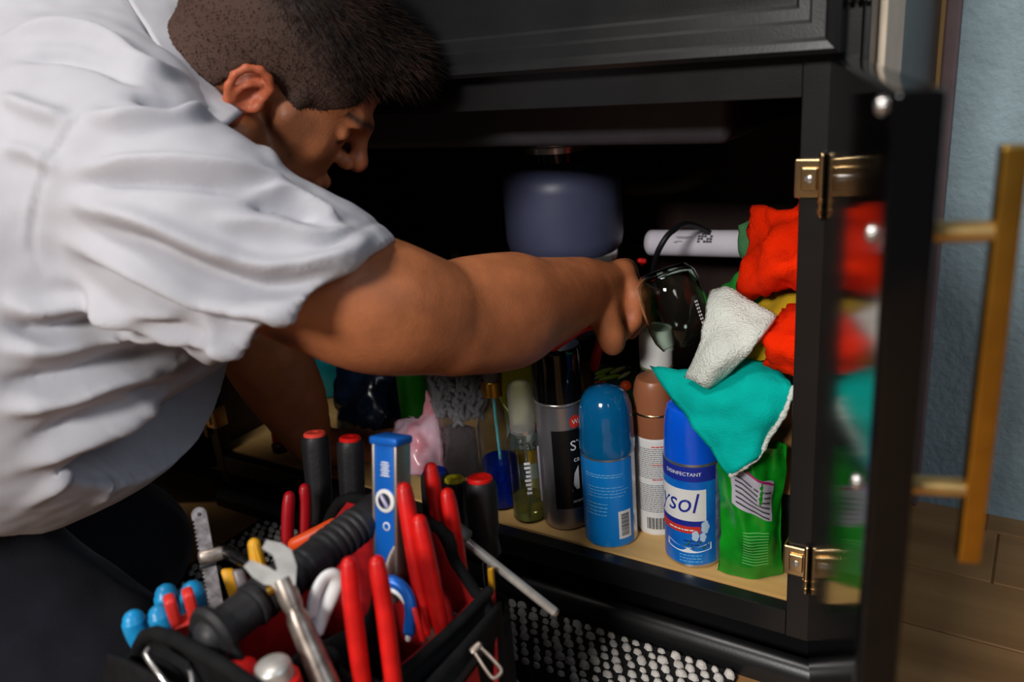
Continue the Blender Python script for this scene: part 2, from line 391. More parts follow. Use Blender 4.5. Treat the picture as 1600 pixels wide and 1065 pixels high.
# hinges wrapped round the stiles
def hinge(x, s, z):
    """x: inner edge of the stile, s=+1 stile lies to +X"""
    lo, hi = sorted((x - s * 0.0035, x + s * 0.021)); l2, h2 = sorted((x - s * 0.0035, x - s * 0.0006))
    hp = merge(box((lo, -0.0045, z - 0.017), (hi, -0.0004, z + 0.017), 0.0035, seg=3), box((l2, -0.002, z - 0.017), (h2, 0.021, z + 0.017), 0.001))
    hg = cpart('hinge', *hp, M['nickel'])
    lo, hi = sorted((x + s * 0.003, x + s * 0.017))
    cpart('raised_plate', *box((lo, -0.0075, z - 0.010), (hi, -0.0042, z + 0.010), 0.0025, seg=3), M['nickel'], hg)
    cpart('screw', *lathe([(0.0036, 0.0), (0.0036, 0.0008), (0.0024, 0.0014), (0.0, 0.0015)], (x + s * 0.010, -0.0074, z), 16, (0, -1, 0)), M['chrome'], hg)
    cpart('barrel', *tube([(x + s * 0.0205, -0.0055, z - 0.032), (x + s * 0.0205, -0.0055, z + 0.020)], 0.0028, 12), M['nickel'], hg)
    for zz in (z - 0.030, z - 0.021):
        cpart('barrel_ring', *tube([(x + s * 0.0205, -0.0055, zz), (x + s * 0.0205, -0.0055, zz + 0.004)], 0.0034, 12, cap=None), M['nickel'], hg)
for z in (0.561, 0.170):
    hinge(XR, 1, z); hinge(XL, -1, z)
# worktop
M['stone'] = mat('dark speckled stone worktop', (70, 68, 66), 0.25, rgb2=(40, 38, 38), scale=160)
tag(mobj('worktop', *box((-1.75, -0.035, 0.881), (-0.115, 0.66, 0.919), 0.006), M['stone'], sharp=30), 'dark stone worktop above the black cabinets', 'worktop')
# neighbouring base cabinet to the left
nb = empty('base_cabinet', (-1.44, 0.0, 0.0), 'closed black base cabinet left of the sink cabinet, behind the man', 'cabinet')
mobj('body', *box((-1.74, 0.001, 0.09), (-1.137, 0.60, 0.879), 0.001), M['black_paint'], nb, sharp=30)
mobj('toe_kick', *box((-1.74, 0.06, 0.0), (-1.137, 0.075, 0.0895)), M['black_paint'], nb, sharp=30)
for x0, x1 in ((-1.73, -1.445), (-1.435, -1.15)):
    V = []; Fc = []
    for d, y in loops: V += [(x0 + d, y, 0.10 + d), (x1 - d, y, 0.10 + d), (x1 - d, y, 0.86 - d), (x0 + d, y, 0.86 - d)]
    for i in range(len(loops) - 1):
        for k in range(4): Fc.append((i * 4 + k, i * 4 + (k + 1) % 4, i * 4 + 4 + (k + 1) % 4, i * 4 + 4 + k))
    Fc.append((q, q + 1, q + 2, q + 3)); mobj('door', V, Fc, M['black_paint'], nb, sharp=15)

# ---- under the worktop: sink, disposer, hoses
M['sink'] = mat('dark grey sink shell', (56, 53, 60), 0.6, var=0.08, scale=30)
sk = empty('sink', (-0.60, 0.30, 0.577), 'dark grey sink bowl hanging under the worktop inside the cabinet', 'sink')
mobj('bowl', *box((-0.93, 0.10, 0.577), (-0.282, 0.52, 0.880), 0.012, seg=3), M['sink'], sk, sharp=40)
dc = onY(880, 330, 0.33); DX, DY = dc[0], dc[1]
mobj('drain_flange', *lathe([(0.045, 0.0), (0.052, -0.004), (0.052, -0.012), (0.046, -0.016), (0.046, -0.024), (0.050, -0.026), (0.050, -0.034), (0.03, -0.036)][::-1], (DX, DY, 0.577), 32), M['chrome'], sk, sharp=35)
M['disposer'] = mat('slate blue disposer enamel', (72, 76, 104), 0.42, var=0.06, scale=12)
Zt = lambda py: Zat(DX, DY, py)
zt, zb = Zt(260), Zt(389)
gd = empty('garbage_disposer', (DX, DY, zb), 'slate blue garbage disposer hanging below the sink', 'disposer')
R0 = 92 * depth((DX, DY, 0.45)) / F_PX
h = zt - zb
mobj('upper_body', *lathe([(0.03, h + 0.012), (R0 * 0.6, h + 0.010), (R0 * 0.86, h), (R0 * 0.97, h - 0.012), (R0, h - 0.028), (R0, 0.022), (R0 * 0.97, 0.008), (R0 * 0.90, 0.0)][::-1], (DX, DY, zb), 56), M['disposer'], gd, sharp=50)
mobj('neck_ring', *lathe([(0.047, h + 0.010), (0.047, 0.5415 - zb)], (DX, DY, zb), 32), M['black_plastic'], gd, sharp=40)
mobj('clamp_band', *lathe([(R0 * 0.88, -0.014), (R0 * 0.895, -0.012), (R0 * 0.895, -0.001), (R0 * 0.88, 0.001)], (DX, DY, zb), 56), M['chrome'], gd, sharp=40)
mobj('lower_body', *lathe([(0.02, -0.135), (R0 * 0.6, -0.133), (R0 * 0.82, -0.12), (R0 * 0.86, -0.10), (R0 * 0.86, -0.013)], (DX, DY, zb), 56), M['disposer'], gd, sharp=50)
M['hose'] = mat('olive grey drain hose', (92, 84, 60), 0.55, var=0.1)
pts = cat_rom([P(985, 292, 1.38), P(1030, 292, 1.36), P(1080, 282, 1.35), P(1110, 258, 1.36), P(1122, 225, 1.40), P(1125, 190, 1.44)], 6)
V, Fc = tube(pts, [0.0135 + 0.0012 * (i % 2) for i in range(len(pts))], 14)
tag(mobj('drain_hose', V, Fc, M['hose'], sharp=70), 'curved olive grey hose beside the disposer', 'hose')
pts = cat_rom([P(1160, 395, 1.33), P(1085, 352, 1.22), P(1052, 360, 1.19), P(1032, 385, 1.19), P(1022, 415, 1.22), P(1015, 470, 1.30)], 6)
tag(mobj('power_cord', *tube(pts, 0.0042, 10), mat('black cord', (20, 20, 22), 0.5)), 'thin black cord looping over the white tube', 'cord')
# white cylinder lying across the back
wa, wb = P(1018, 379, 1.34), P(1168, 381, 1.22)
wt = empty('filter_tube', (wa + wb) / 2, 'white horizontal tube with a printed code at the back', 'tube')
M['lav'] = mat('off white plastic tube', (226, 220, 232), 0.35, var=0.03)
V, Fc = tube([wa, wb], 0.0205, 28, cap=None); mobj('body', V, Fc, M['lav'], wt, sharp=40)
ax = (wb - wa) / np.linalg.norm(wb - wa); tocam = CAM - (wa + wb) / 2; tocam -= ax * tocam.dot(ax); tocam /= np.linalg.norm(tocam); upv = np.cross(tocam, ax); upv *= np.sign(upv[2])
def on_tube(s, a): return wa + ax * s + (tocam * math.cos(a) + upv * math.sin(a)) * 0.0208
parts = []
for i in range(5):
    for j in range(4):
        if (i * 3 + j * 5) % 4 != 3:
            s0, a0 = 0.098 + i * 0.0052, 0.05 + j * 0.2
            parts.append((np.array([on_tube(s0, a0), on_tube(s0 + 0.0046, a0), on_tube(s0 + 0.0046, a0 + 0.16), on_tube(s0, a0 + 0.16)]), [(0, 1, 2, 3)]))
mobj('printed_block', *merge(*parts), M['print_dark'], wt)
parts = []
for i, (s0, L_, a0) in enumerate([(0.058, 0.030, 0.45), (0.060, 0.012, 0.1), (0.056, 0.007, 0.02), (0.062, 0.020, 0.34)]):
    parts.append((np.array([on_tube(s0, a0), on_tube(s0 + L_, a0), on_tube(s0 + L_, a0 + 0.05), on_tube(s0, a0 + 0.05)]), [(0, 1, 2, 3)]))
mobj('print_lines', *merge(*parts), M['print_dark'], wt)
mobj('end_cap', *tube([wa - ax * 0.03, wa], [0.013, 0.017], 20, cap=None), M['black_plastic'], wt, sharp=40)
pts = [P(1004, 395, 1.345), P(1003, 440, 1.36)]
tag(mobj('valve_knob', *merge(tube([P(1000, 407, 1.30), P(1006, 408, 1.30)], 0.0042, 12), tube([P(1003, 408, 1.30), P(1003, 412, 1.32)], 0.003, 8)), M['red_grip'], sharp=40), 'tiny red valve knob beside the white tube', 'knob')
# strap anchor on the back wall
tag(mobj('wall_clip', *merge(obox(P(712, 397, 1.55), np.array([0.02, 0, 0]), np.array([0, 0.012, 0]), np.array([0, 0, 0.02]), 0.003), tube([P(708, 397, 1.54), P(716, 397, 1.54)], 0.004, 10)), mat('grey clip', (120, 112, 104), 0.5), sharp=40), 'small grey clip low on the cabinet interior, above the forearm', 'clip')
# ================================================================== things on the cabinet shelf
def stand(px, py, R, Z=SH):
    """axis foot of an upright round thing whose front bottom edge is seen at a pixel"""
    p = onZ(px, py, Z); d = np.array([p[0] - CAM[0], p[1] - CAM[1], 0]); d /= np.linalg.norm(d)
    return p + d * R
def rpx(px_w, c): return px_w / 2 * depth(c) / F_PX

# ---- blue spray can with domed cap
c = stand(957, 858, 0.032); R = 0.0325; H = Zat(c[0], c[1], 602) - SH; hb = Zat(c[0], c[1], 688) - SH
M['sky_blue'] = mat('sky blue can print', (10, 128, 214), 0.32, var=0.05, scale=12, coat=0.3)
M['teal_cap'] = mat('translucent deep blue cap', (6, 96, 150), 0.12, var=0.08, scale=20, coat=0.6)
M['can_metal'] = mat('bare can metal', (200, 200, 202), 0.3, 0.9, var=0.05)
e = empty('spray_can', c, 'bright blue spray can with a dark blue domed cap', 'spray can')
mobj('body', *lathe([(R * 0.9, 0), (R, 0.003), (R, hb - 0.012), (R * 0.97, hb - 0.006), (R * 0.93, hb + 0.004)], c, 48), M['can_metal'], e, sharp=40)
k = Can(c, R)
mobj('blue_label', *k.patch(-2.6, 0.98, 0.004, hb - 0.012, 0.0004, 40), M['sky_blue'], e)
mobj('barcode_panel', *k.patch(0.28, 0.80, 0.014, 0.052, 0.0007, 8), M['label_white'], e)
mobj('barcode_bars', *k.barcode(0.38, 0.70, 0.018, 0.048), M['print_dark'], e)
mobj('fine_print', *merge(k.lines(-0.95, 0.55, [hb - 0.030, hb - 0.033], 0.0011, 1), k.lines(-0.85, 0.75, np.arange(0.072, hb - 0.046, 0.0042), 0.0009, 2), k.lines(-0.95, -0.05, [0.062, 0.057, 0.052, 0.047], 0.0012, 3)), M['print_pale'], e)
hh = H - hb
mobj('cap', *lathe([(R * 0.99, hb - 0.010), (R * 1.03, hb - 0.006), (R * 1.04, hb + 0.004), (R * 1.0, hb + 0.012), (R * 1.01, hb + 0.020), (R * 0.99, hb + hh * 0.50), (R * 0.95, hb + hh * 0.66), (R * 0.83, hb + hh * 0.83), (R * 0.60, hb + hh * 0.945), (R * 0.2, H), (0, H)], c, 48), M['teal_cap'], e, sharp=50)

# ---- disinfectant can
c = stand(1085, 889, 0.0335); R = 0.0335; hb = Zat(c[0], c[1], 706) - SH; H = Zat(c[0], c[1], 628) - SH
M['lys_blue'] = mat('disinfectant can blue', (12, 92, 204), 0.3, var=0.06, scale=16, coat=0.3)
M['lys_mid'] = mat('disinfectant can mid blue', (22, 128, 214), 0.3, rgb2=(10, 88, 190), scale=22, coat=0.3)
M['cap_blue'] = mat('blue cap', (6, 86, 216), 0.22, var=0.05, coat=0.4)
e = empty('spray_can', c, 'tall blue disinfectant can with white name panel, under the teal cloth', 'spray can')
mobj('body', *lathe([(R * 0.92, 0), (R, 0.003), (R, hb), (R * 0.96, hb + 0.004)], c, 48), M['can_metal'], e, sharp=40)
k = Can(c, R)
mobj('blue_label', *k.patch(-2.8, 0.80, 0.006, hb - 0.002, 0.0004, 40), M['lys_mid'], e)
mobj('side_panel', *k.patch(0.80, 1.7, 0.006, hb - 0.002, 0.0005, 12), mat('pale grey label side', (150, 170, 196), 0.5, rgb2=(90, 110, 150), scale=120), e)
mobj('dark_band', *k.patch(-2.8, 0.80, hb - 0.020, hb - 0.002, 0.0006, 40), M['print_navy'], e)
mobj('name_panel', *k.patch(-1.45, 0.42, hb - 0.070, hb - 0.030, 0.0007, 20, skew=0.0), M['label_white'], e)
mobj('name_lettering', *k.text('Lysol', -1.78, hb - 0.059, 0.036, 0.0010, shear=0.25, sx=0.84), M['print_navy'], e)
mobj('navy_bar', *k.patch(-1.45, 0.28, hb - 0.077, hb - 0.070, 0.0008, 20), M['print_navy'], e)
mobj('red_bar', *k.patch(-1.45, 0.22, hb - 0.086, hb - 0.077, 0.0008, 20), M['print_red'], e)
mobj('band_lettering', *k.text('DISINFECTANT', -1.0, hb - 0.0125, 0.0062, 0.0010), M['print_white'], e)
mobj('bar_lettering', *k.lines(-0.9, 0.15, [hb - 0.0825], 0.0016, 6, 0.0011), M['print_white'], e)
mobj('foot_lettering', *k.lines(-0.5, 0.3, [0.018, 0.014, 0.010], 0.0012, 7, 0.0010), M['print_pale'], e)
mobj('scent_lettering', *k.lines(-0.35, 0.20, [hb - 0.097, hb - 0.102], 0.0018, 8, 0.0010), M['print_navy'], e)
# printed flowers and wave at the foot of the label
pet = []
for (a0, h0, s) in ((0.05, 0.045, 1.0), (0.38, 0.056, 1.2), (0.30, 0.043, 0.9)):
    for q_ in range(5):
        t = q_ * 2 * math.pi / 5
        pet.append(k.poly([(a0 + s * (0.06 * math.cos(t) + 0.07 * math.cos(u)) * 1.0, h0 + s * 0.033 * (0.09 * math.sin(t) + 0.08 * math.sin(u)) * 1.3) for u in np.linspace(0, 2 * math.pi, 8, endpoint=False)], 0.0009 + 0.00003 * q_))
mobj('printed_flower', *merge(*pet), mat('printed pale flower', (190, 214, 240), 0.4, var=0.05), e)
lv = []
for i in range(7):
    a0 = -0.28 + i * 0.12; h0 = 0.033 + 0.004 * math.sin(i * 2.1); t = i * 1.3
    lv.append(k.poly([(a0 + 0.07 * math.cos(u) * math.cos(t) - 0.02 * math.sin(u) * math.sin(t), h0 + 0.033 * (0.09 * math.cos(u) * math.sin(t) + 0.04 * math.sin(u))) for u in np.linspace(0, 2 * math.pi, 8, endpoint=False)], 0.0012))
mobj('printed_leaves', *merge(*lv), mat('printed leaves', (44, 104, 70), 0.4, var=0.1), e)
mobj('printed_wave', *k.poly([(-1.0 + 1.6 * i / 14, 0.029 + 0.006 * (i / 14 - .5) ** 2 * 4) for i in range(15)] + [(0.6 - 1.6 * i / 14, 0.026 - 0.004 * math.sin(i / 14 * math.pi)) for i in range(15)], 0.0008), M['print_white'], e)
mobj('cap', *lathe([(R * 0.99, hb + 0.001), (R * 0.985, hb + 0.012), (R * 0.955, hb + 0.035), (R * 0.90, H - 0.010), (R * 0.84, H - 0.003), (R * 0.7, H), (0, H)], c, 48), M['cap_blue'], e, sharp=40)

# ---- bronze capped white can
c = stand(1029, 838, 0.0275); R = 0.0265; hb = Zat(c[0], c[1], 672) - SH; H = Zat(c[0], c[1], 588) - SH
M['bronze'] = mat('bronze plastic cap', (150, 92, 62), 0.35, var=0.06, scale=20)
e = empty('spray_can', c, 'slim white can with a bronze cap between the two blue cans', 'spray can')
mobj('body', *lathe([(R * 0.93, 0), (R, 0.003), (R, hb - 0.004), (R * 0.95, hb)], c, 40), M['label_white'], e, sharp=40)
k = Can(c, R)
mobj('fine_print', *merge(k.lines(-0.95, 0.5, np.arange(0.034, hb - 0.060, 0.0026), 0.0011, 12), k.lines(-0.95, 0.5, np.arange(hb - 0.052, hb - 0.012, 0.0026), 0.001, 13)), mat('grey print', (120, 120, 124), 0.6), e)
mobj('red_print', *k.lines(-0.2, 0.5, [hb - 0.010, hb - 0.034, hb - 0.054], 0.0014, 14, 0.0009), M['print_red'], e)
mobj('barcode_bars', *merge(*[k.patch(-0.5 + i * 0.08, -0.5 + i * 0.08 + 0.03 + 0.02 * (i % 2), 0.010, 0.026, 0.0008, 2) for i in range(10)]), M['print_dark'], e)
hh = H - hb
mobj('cap', *lathe([(R * 0.98, hb), (R * 0.99, hb + hh * 0.35), (R * 0.97, hb + hh * 0.70), (R * 0.90, hb + hh * 0.88), (R * 0.80, H - 0.001), (R * 0.74, H), (0, H)], c, 40), M['bronze'], e, sharp=40)
mobj('cap_ring', *lathe([(R * 1.0, hb + hh * 0.40), (R * 1.005, hb + hh * 0.42), (R * 1.0, hb + hh * 0.44)], c, 40), M['nickel'], e)

# ---- silver can with black cap
c = stand(888, 829, 0.030); R = 0.0305; hb = Zat(c[0], c[1], 618) - SH; H = Zat(c[0], c[1], 537) - SH
M['silver'] = mat('satin silver can', (176, 174, 182), 0.32, 0.85, var=0.05, scale=15)
e = empty('spray_can', c, 'silver spray can with a tall glossy black cap', 'spray can')
mobj('body', *lathe([(R * 0.92, 0), (R, 0.004), (R, hb - 0.006), (R * 0.96, hb)], c, 44), M['silver'], e, sharp=40)
mobj('cap', *lathe([(R * 1.02, hb - 0.001), (R * 1.03, hb + 0.002), (R * 1.02, H - 0.006), (R * 0.97, H - 0.001), (R * 0.9, H), (0, H)], c, 44), M['black_plastic'], e, sharp=40)
mobj('cap_rim', *lathe([(R * 1.0, hb - 0.004), (R * 1.035, hb - 0.002), (R * 1.035, hb + 0.001)], c, 44), M['chrome'], e)
k = Can(c, R)
mobj('black_label', *k.patch(-0.42, 1.5, 0.032, hb - 0.034, 0.0005, 24), mat('black label', (18, 18, 20), 0.35), e)
mobj('label_lettering', *merge(k.text('ST', 0.30, hb - 0.062, 0.019), k.text('ca', 0.42, hb - 0.078, 0.010), k.lines(0.3, 0.9, [0.040], 0.003, 20, 0.0009)), M['print_white'], e)
mobj('label_stripe', *k.poly([(0.30, 0.058), (0.62, 0.058), (0.62, hb - 0.084), (0.42, hb - 0.094), (0.30, hb - 0.12)], 0.0009), M['label_white'], e)
mobj('label_badge', *k.poly([(0.58 + 0.25 * math.cos(t), hb - 0.024 + 0.0085 * math.sin(t)) for t in np.linspace(0, 2 * math.pi, 20, endpoint=False)], 0.0008), M['print_red'], e)
mobj('badge_letter', *k.text('W', 0.44, hb - 0.027, 0.009, 0.0012), M['print_white'], e)

# ---- clear pump bottle, a little pale yellow liquid
GL = mat('clear bottle plastic', (232, 238, 236), 0.10, trans=1.0, ior=1.18, var=0.02)
FROST = mat('frosted clear plastic', (206, 206, 200), 0.30, trans=0.75, ior=1.2, var=0.04)
c = stand(830, 819, 0.022); R = 0.0225; H = Zat(c[0], c[1], 597) - SH; hs = Zat(c[0], c[1], 672) - SH
e = empty('pump_bottle', c, 'slim clear mist bottle with a frosted cap and pale yellow remains', 'bottle')
def vessel(outer, t=0.0012):
    inner = [(max(r - t, 0.001), min(max(h, t), outer[-1][1])) for r, h in outer]
    return outer + inner[::-1]
mobj('body', *lathe(vessel([(R * 0.85, 0), (R, 0.004), (R, hs - 0.014), (R * 0.8, hs - 0.004), (R * 0.5, hs + 0.002), (R * 0.5, hs + 0.008)]), c, 40), GL, e, sharp=50)
mobj('liquid', *lathe([(R * 0.80, 0.0014), (R * 0.93, 0.004), (R * 0.93, 0.030), (0, 0.030)], c, 40), mat('pale yellow liquid', (214, 206, 120), 0.05, trans=0.85, ior=1.33), e, sharp=50)
mobj('cap', *lathe([(R * 0.62, hs + 0.003), (R * 0.72, hs + 0.005), (R * 0.72, H - 0.012), (R * 0.60, H - 0.003), (R * 0.4, H), (0, H)], c, 36), FROST, e, sharp=50)
mobj('collar_ring', *lathe([(R * 0.60, hs - 0.001), (R * 0.74, hs), (R * 0.74, hs + 0.004), (R * 0.60, hs + 0.005)], c, 36), M['chrome'], e, sharp=40)
mobj('dip_tube', *tube([c + np.array([0, 0, 0.004]), c + np.array([0.002, 0, hs])], 0.0016, 8), FROST, e)
k = Can(c, R)
mobj('vertical_print', *merge(*[k.patch(-0.08 + 0.05 * math.sin(i * 1.7), 0.22, 0.045 + i * 0.0060, 0.0485 + i * 0.0060, 0.0005, 3) for i in range(int((hs - 0.075) / 0.006))]), mat('faint white print', (224, 222, 232), 0.5), e)
mobj('side_label', *k.patch(0.75, 1.9, 0.030, hs - 0.016, 0.0005, 10), mat('lilac label', (206, 200, 222), 0.5, var=0.04), e)

# ---- glass perfume style bottle with gold collar and blue base
c = stand(783, 806, 0.026) + np.array([-0.002, 0.012, 0]); R = 0.026; H = Zat(c[0], c[1], 572) - SH; hl = Zat(c[0], c[1], 715) - SH; hg = Zat(c[0], c[1], 612) - SH
e = empty('glass_bottle', c, 'clear glass bottle with blue liquid and a gold pump collar', 'bottle')
mobj('body', *lathe(vessel([(R * 0.9, 0), (R, 0.004), (R, hg - 0.050), (R * 0.85, hg - 0.034), (R * 0.5, hg - 0.018), (R * 0.42, hg - 0.008), (R * 0.42, hg)], 0.002), c, 40), mat('clear glass', (235, 240, 240), 0.03, trans=1.0, ior=1.25, var=0.01), e, sharp=50)
mobj('liquid', *lathe([(R * 0.85, 0.0022), (R * 0.90, 0.005), (R * 0.90, hl), (0, hl)], c, 40), mat('deep blue liquid', (10, 50, 190), 0.04, trans=0.6, ior=1.33), e, sharp=50)
mobj('gold_collar', *lathe([(R * 0.44, hg - 0.004), (R * 0.56, hg - 0.003), (R * 0.56, hg + 0.016), (R * 0.5, hg + 0.018), (0, hg + 0.018)], c, 32), M['brass'], e, sharp=40)
mobj('pump_head', *lathe([(R * 0.42, hg + 0.018), (R * 0.42, H - 0.004), (R * 0.34, H), (0, H)], c, 32), FROST, e, sharp=40)
mobj('dip_tube', *tube([c + np.array([0.004, -0.002, 0.006]), c + np.array([0, 0, hg])], 0.0022, 8), mat('turquoise tube', (110, 200, 206), 0.3), e)

# ---- yellow capped bottle
c = onY(816, 590, 0.125); c[2] = SH; R = 0.028; H = Zat(c[0], c[1], 548) - SH; hb = Zat(c[0], c[1], 607) - SH
e = empty('cleaner_bottle', c, 'bottle with a bright yellow cap and white label behind the clear bottles', 'bottle')
M['lemon'] = mat('lemon yellow plastic', (216, 220, 24), 0.35, var=0.05)
mobj('body', *lathe([(R * 0.9, 0), (R, 0.004), (R, hb - 0.040), (R * 0.9, hb - 0.020), (R * 0.62, hb - 0.004), (R * 0.62, hb)], c, 40), mat('pale yellow bottle', (206, 196, 128), 0.4, var=0.05), e, sharp=45)
mobj('cap', *lathe([(R * 0.70, hb - 0.004), (R * 0.95, hb), (R * 0.98, hb + 0.004), (R * 0.98, H - 0.004), (R * 0.9, H), (0, H)], c, 40), M['lemon'], e, sharp=40)
mobj('cap_strap', *tube(cat_rom([c + np.array([-R * 0.9, -0.004, hb]), c + np.array([-R * 0.5, -R * 0.95, hb - 0.016]), c + np.array([R * 0.1, -R * 1.05, hb - 0.024])], 5), 0.0028, 8), M['lemon'], e)
k = Can(c, R)
mobj('white_label', *k.patch(-1.2, 1.2, 0.022, hb - 0.044, 0.0005, 20), M['label_white'], e)
mobj('label_lettering', *k.text('Eas', -0.62, hb - 0.080, 0.026, 0.0009, sx=0.95), M['print_dark'], e)
mobj('red_flash', *k.patch(-0.7, 1.0, hb - 0.056, hb - 0.046, 0.0008, 12, skew=0.008), M['print_red'], e)
mobj('orange_flash', *k.patch(-0.9, 1.0, 0.045, 0.066, 0.0008, 12), mat('orange yellow print', (226, 170, 60), 0.5), e)

# ---- white capped dark bottle behind
c = onY(1025, 540, 0.17); c[2] = SH; H = Zat(c[0], c[1], 512) - SH; hb = Zat(c[0], c[1], 566) - SH; R = rpx(54, c + np.array([0, 0, H]))
e = empty('capped_bottle', c, 'dark bottle with a plain white screw cap behind the bronze can', 'bottle')
mobj('body', *lathe([(R * 1.05, 0), (R * 1.15, 0.004), (R * 1.15, hb - 0.030), (R * 1.0, hb - 0.012), (R * 0.7, hb - 0.002), (R * 0.7, hb)], c, 40), mat('smoky dark bottle', (48, 46, 58), 0.25, var=0.1), e, sharp=45)
mobj('cap', *lathe([(R * 0.93, hb - 0.002), (R * 0.97, hb), (R * 1.0, hb + (H - hb) * 0.55), (R * 0.97, H - 0.004), (R * 0.9, H), (R * 0.8, H), (R * 0.76, H - 0.002), (0, H - 0.002)], c, 40), M['white_plastic'], e, sharp=40)
mobj('neck_ring', *lathe([(R * 0.8, hb - 0.006), (R * 0.98, hb - 0.005), (R * 0.98, hb - 0.002), (R * 0.8, hb - 0.001)], c, 40), mat('olive ring', (110, 112, 78), 0.4), e)

# ---- green refill pouch in front, dark green bottle behind
M['green_bag'] = mat('glossy green pouch', (22, 158, 34), 0.25, rgb2=(10, 120, 26), scale=30, coat=0.3, bump=0.15, bscale=60)
g0 = stand(1165, 905, 0.0)
zc = depth(g0)
net = []
for fy in np.linspace(0, 1, 7):
    row = []
    for fx in np.linspace(-1, 1, 9):
        wv = 50 * (1.0 - 0.10 * fy - 0.08 * math.sin(fy * 5))
        y_ = 908 - 200 * fy + 6 * fx * (1 - fy) * 1.0
        bulge = 0.024 * (1 - fx * fx) * (math.sin(min(1, fy * 1.3 + 0.25) * math.pi * 0.62)) + 0.006 * math.sin(fx * 7 + fy * 9) * fy
        p0 = onZ(1173, 906, SH); H_ = (Zat(p0[0], p0[1], 700) - SH) * fy
        side = np.array([0.93, 0.36, 0]); fr = np.array([0.36, -0.93, 0])
        row.append(p0 + side * (fx * wv * zc / F_PX) + fr * (bulge - 0.014) + np.array([0, 0.0, 0.001 + H_]))
    net.append(row)
V1, F1 = sheet(net, 4, 0.003, 32, 2)
net2 = [[p - np.array([0.36, -0.93, 0]) * 2 * ((p - net[i][0]).dot(np.array([0.36, -0.93, 0]))) * 0.8 for p in r] for i, r in enumerate(net)]
V2, F2 = sheet(net2, 4, 0.003, 32, 5)
e = empty('refill_pouch', net[0][4], 'crumpled glossy green pouch standing behind the lower hinge', 'pouch')
mobj('film', *merge((V1, F1), (V2, [f[::-1] for f in F2])), M['green_bag'], e)
# label printed on the pouch: follows the same surface
def on_pouch(u, v, off=0.0009):
    h_, w_ = 25, 33; G = V1.reshape(h_, w_, 3); i = min(max(v, 0), 1) * (h_ - 1.001); j = min(max(u, 0), 1) * (w_ - 1.001); a, b = int(i), int(j); s, t = i - a, j - b
    p = G[a, b] * (1 - s) * (1 - t) + G[a + 1, b] * s * (1 - t) + G[a, b + 1] * (1 - s) * t + G[a + 1, b + 1] * s * t
    return p + np.array([0.36, -0.93, 0]) * off
def pouch_patch(u0, u1, v0, v1, n=8, slant=0.0, off=0.0009):
    V = [on_pouch(u0 + (u1 - u0) * j / n, v0 + (v1 - v0) * i / n + slant * j / n, off) for i in range(n + 1) for j in range(n + 1)]
    return np.array(V), [(i * (n + 1) + j, i * (n + 1) + j + 1, (i + 1) * (n + 1) + j + 1, (i + 1) * (n + 1) + j) for i in range(n) for j in range(n)]
mobj('silver_label', *pouch_patch(0.18, 0.82, 0.60, 0.88, slant=-0.13), mat('silver lilac label', (186, 182, 196), 0.4, var=0.05), e)
mobj('label_print', *merge(*[pouch_patch(0.24, 0.78, 0.62 + i * 0.036, 0.632 + i * 0.036, 5, -0.13, 0.0015) for i in range(6)]), M['print_dark'], e)
mobj('label_heading', *pouch_patch(0.40, 0.82, 0.845, 0.862, 5, -0.13, 0.0016), mat('magenta print', (170, 40, 110), 0.5), e)
mobj('pale_print', *merge(*[pouch_patch(0.35, 0.78, 0.14 + i * 0.024, 0.147 + i * 0.024, 5, -0.02, 0.0012) for i in range(12)]), mat('pale green print', (120, 210, 120), 0.4), e)
c = stand(1212, 905, 0.026) + np.array([-0.012, 0.055, 0]); R = 0.024; H = Zat(c[0], c[1], 640) - SH
e = empty('green_bottle', c, 'dark green bottle with a red ringed white label behind the pouch', 'bottle')
mobj('body', *lathe([(R * 0.85, 0), (R, 0.004), (R, H * 0.62), (R * 0.85, H * 0.78), (R * 0.42, H * 0.9), (R * 0.42, H)], c, 36), mat('dark green bottle', (8, 78, 26), 0.2, var=0.1), e, sharp=45)
k = Can(c, R)
hz = Zat(c[0], c[1], 750) - SH
mobj('label_ring', *k.poly([(0.1 + 0.85 * math.cos(t), hz + 0.021 * math.sin(t)) for t in np.linspace(0, 2 * math.pi, 28, endpoint=False)], 0.0006), M['print_red'], e)
mobj('label_centre', *k.poly([(0.1 + 0.55 * math.cos(t), hz + 0.0135 * math.sin(t)) for t in np.linspace(0, 2 * math.pi, 28, endpoint=False)], 0.0010), M['label_white'], e)
mobj('blue_flash', *k.poly([(0.2 + 0.5 * math.cos(t), hz - 0.045 + 0.010 * math.sin(t)) for t in np.linspace(0, 2 * math.pi, 16, endpoint=False)], 0.0008), mat('blue flash', (50, 110, 190), 0.4), e)
# ---- cardboard box against the right side
p0 = onZ(1215, 900, SH)
pb = onY(1212, 752, 0.11)
bx_ = empty('cardboard_box', (-0.19, 0.15, pb[2]), 'brown cardboard box wedged between the cloths and right cabinet side', 'box')
V, Fc = box((-0.242, 0.085, pb[2]), (-0.1595, 0.20, pb[2] + 0.115), 0.002); mobj('carton', V, Fc, mat('brown cardboard', (176, 124, 74), 0.75, var=0.06, scale=40, bump=0.1, bscale=200), bx_, sharp=40)
mobj('flap', *box((-0.242, 0.083, pb[2] + 0.060), (-0.1595, 0.0848, pb[2] + 0.114), 0.0005), MATS['brown cardboard'], bx_, sharp=40)
V, Fc = box((-0.240, 0.10, SH + 0.0005), (-0.160, 0.19, pb[2] - 0.0005), 0.003)
ub = empty('soap_box', (-0.20, 0.145, SH), 'dark printed carton under the brown cardboard box', 'box')
mobj('carton', V, Fc, mat('dark printed carton', (36, 48, 52), 0.5, rgb2=(16, 26, 30), scale=60), ub, sharp=40)
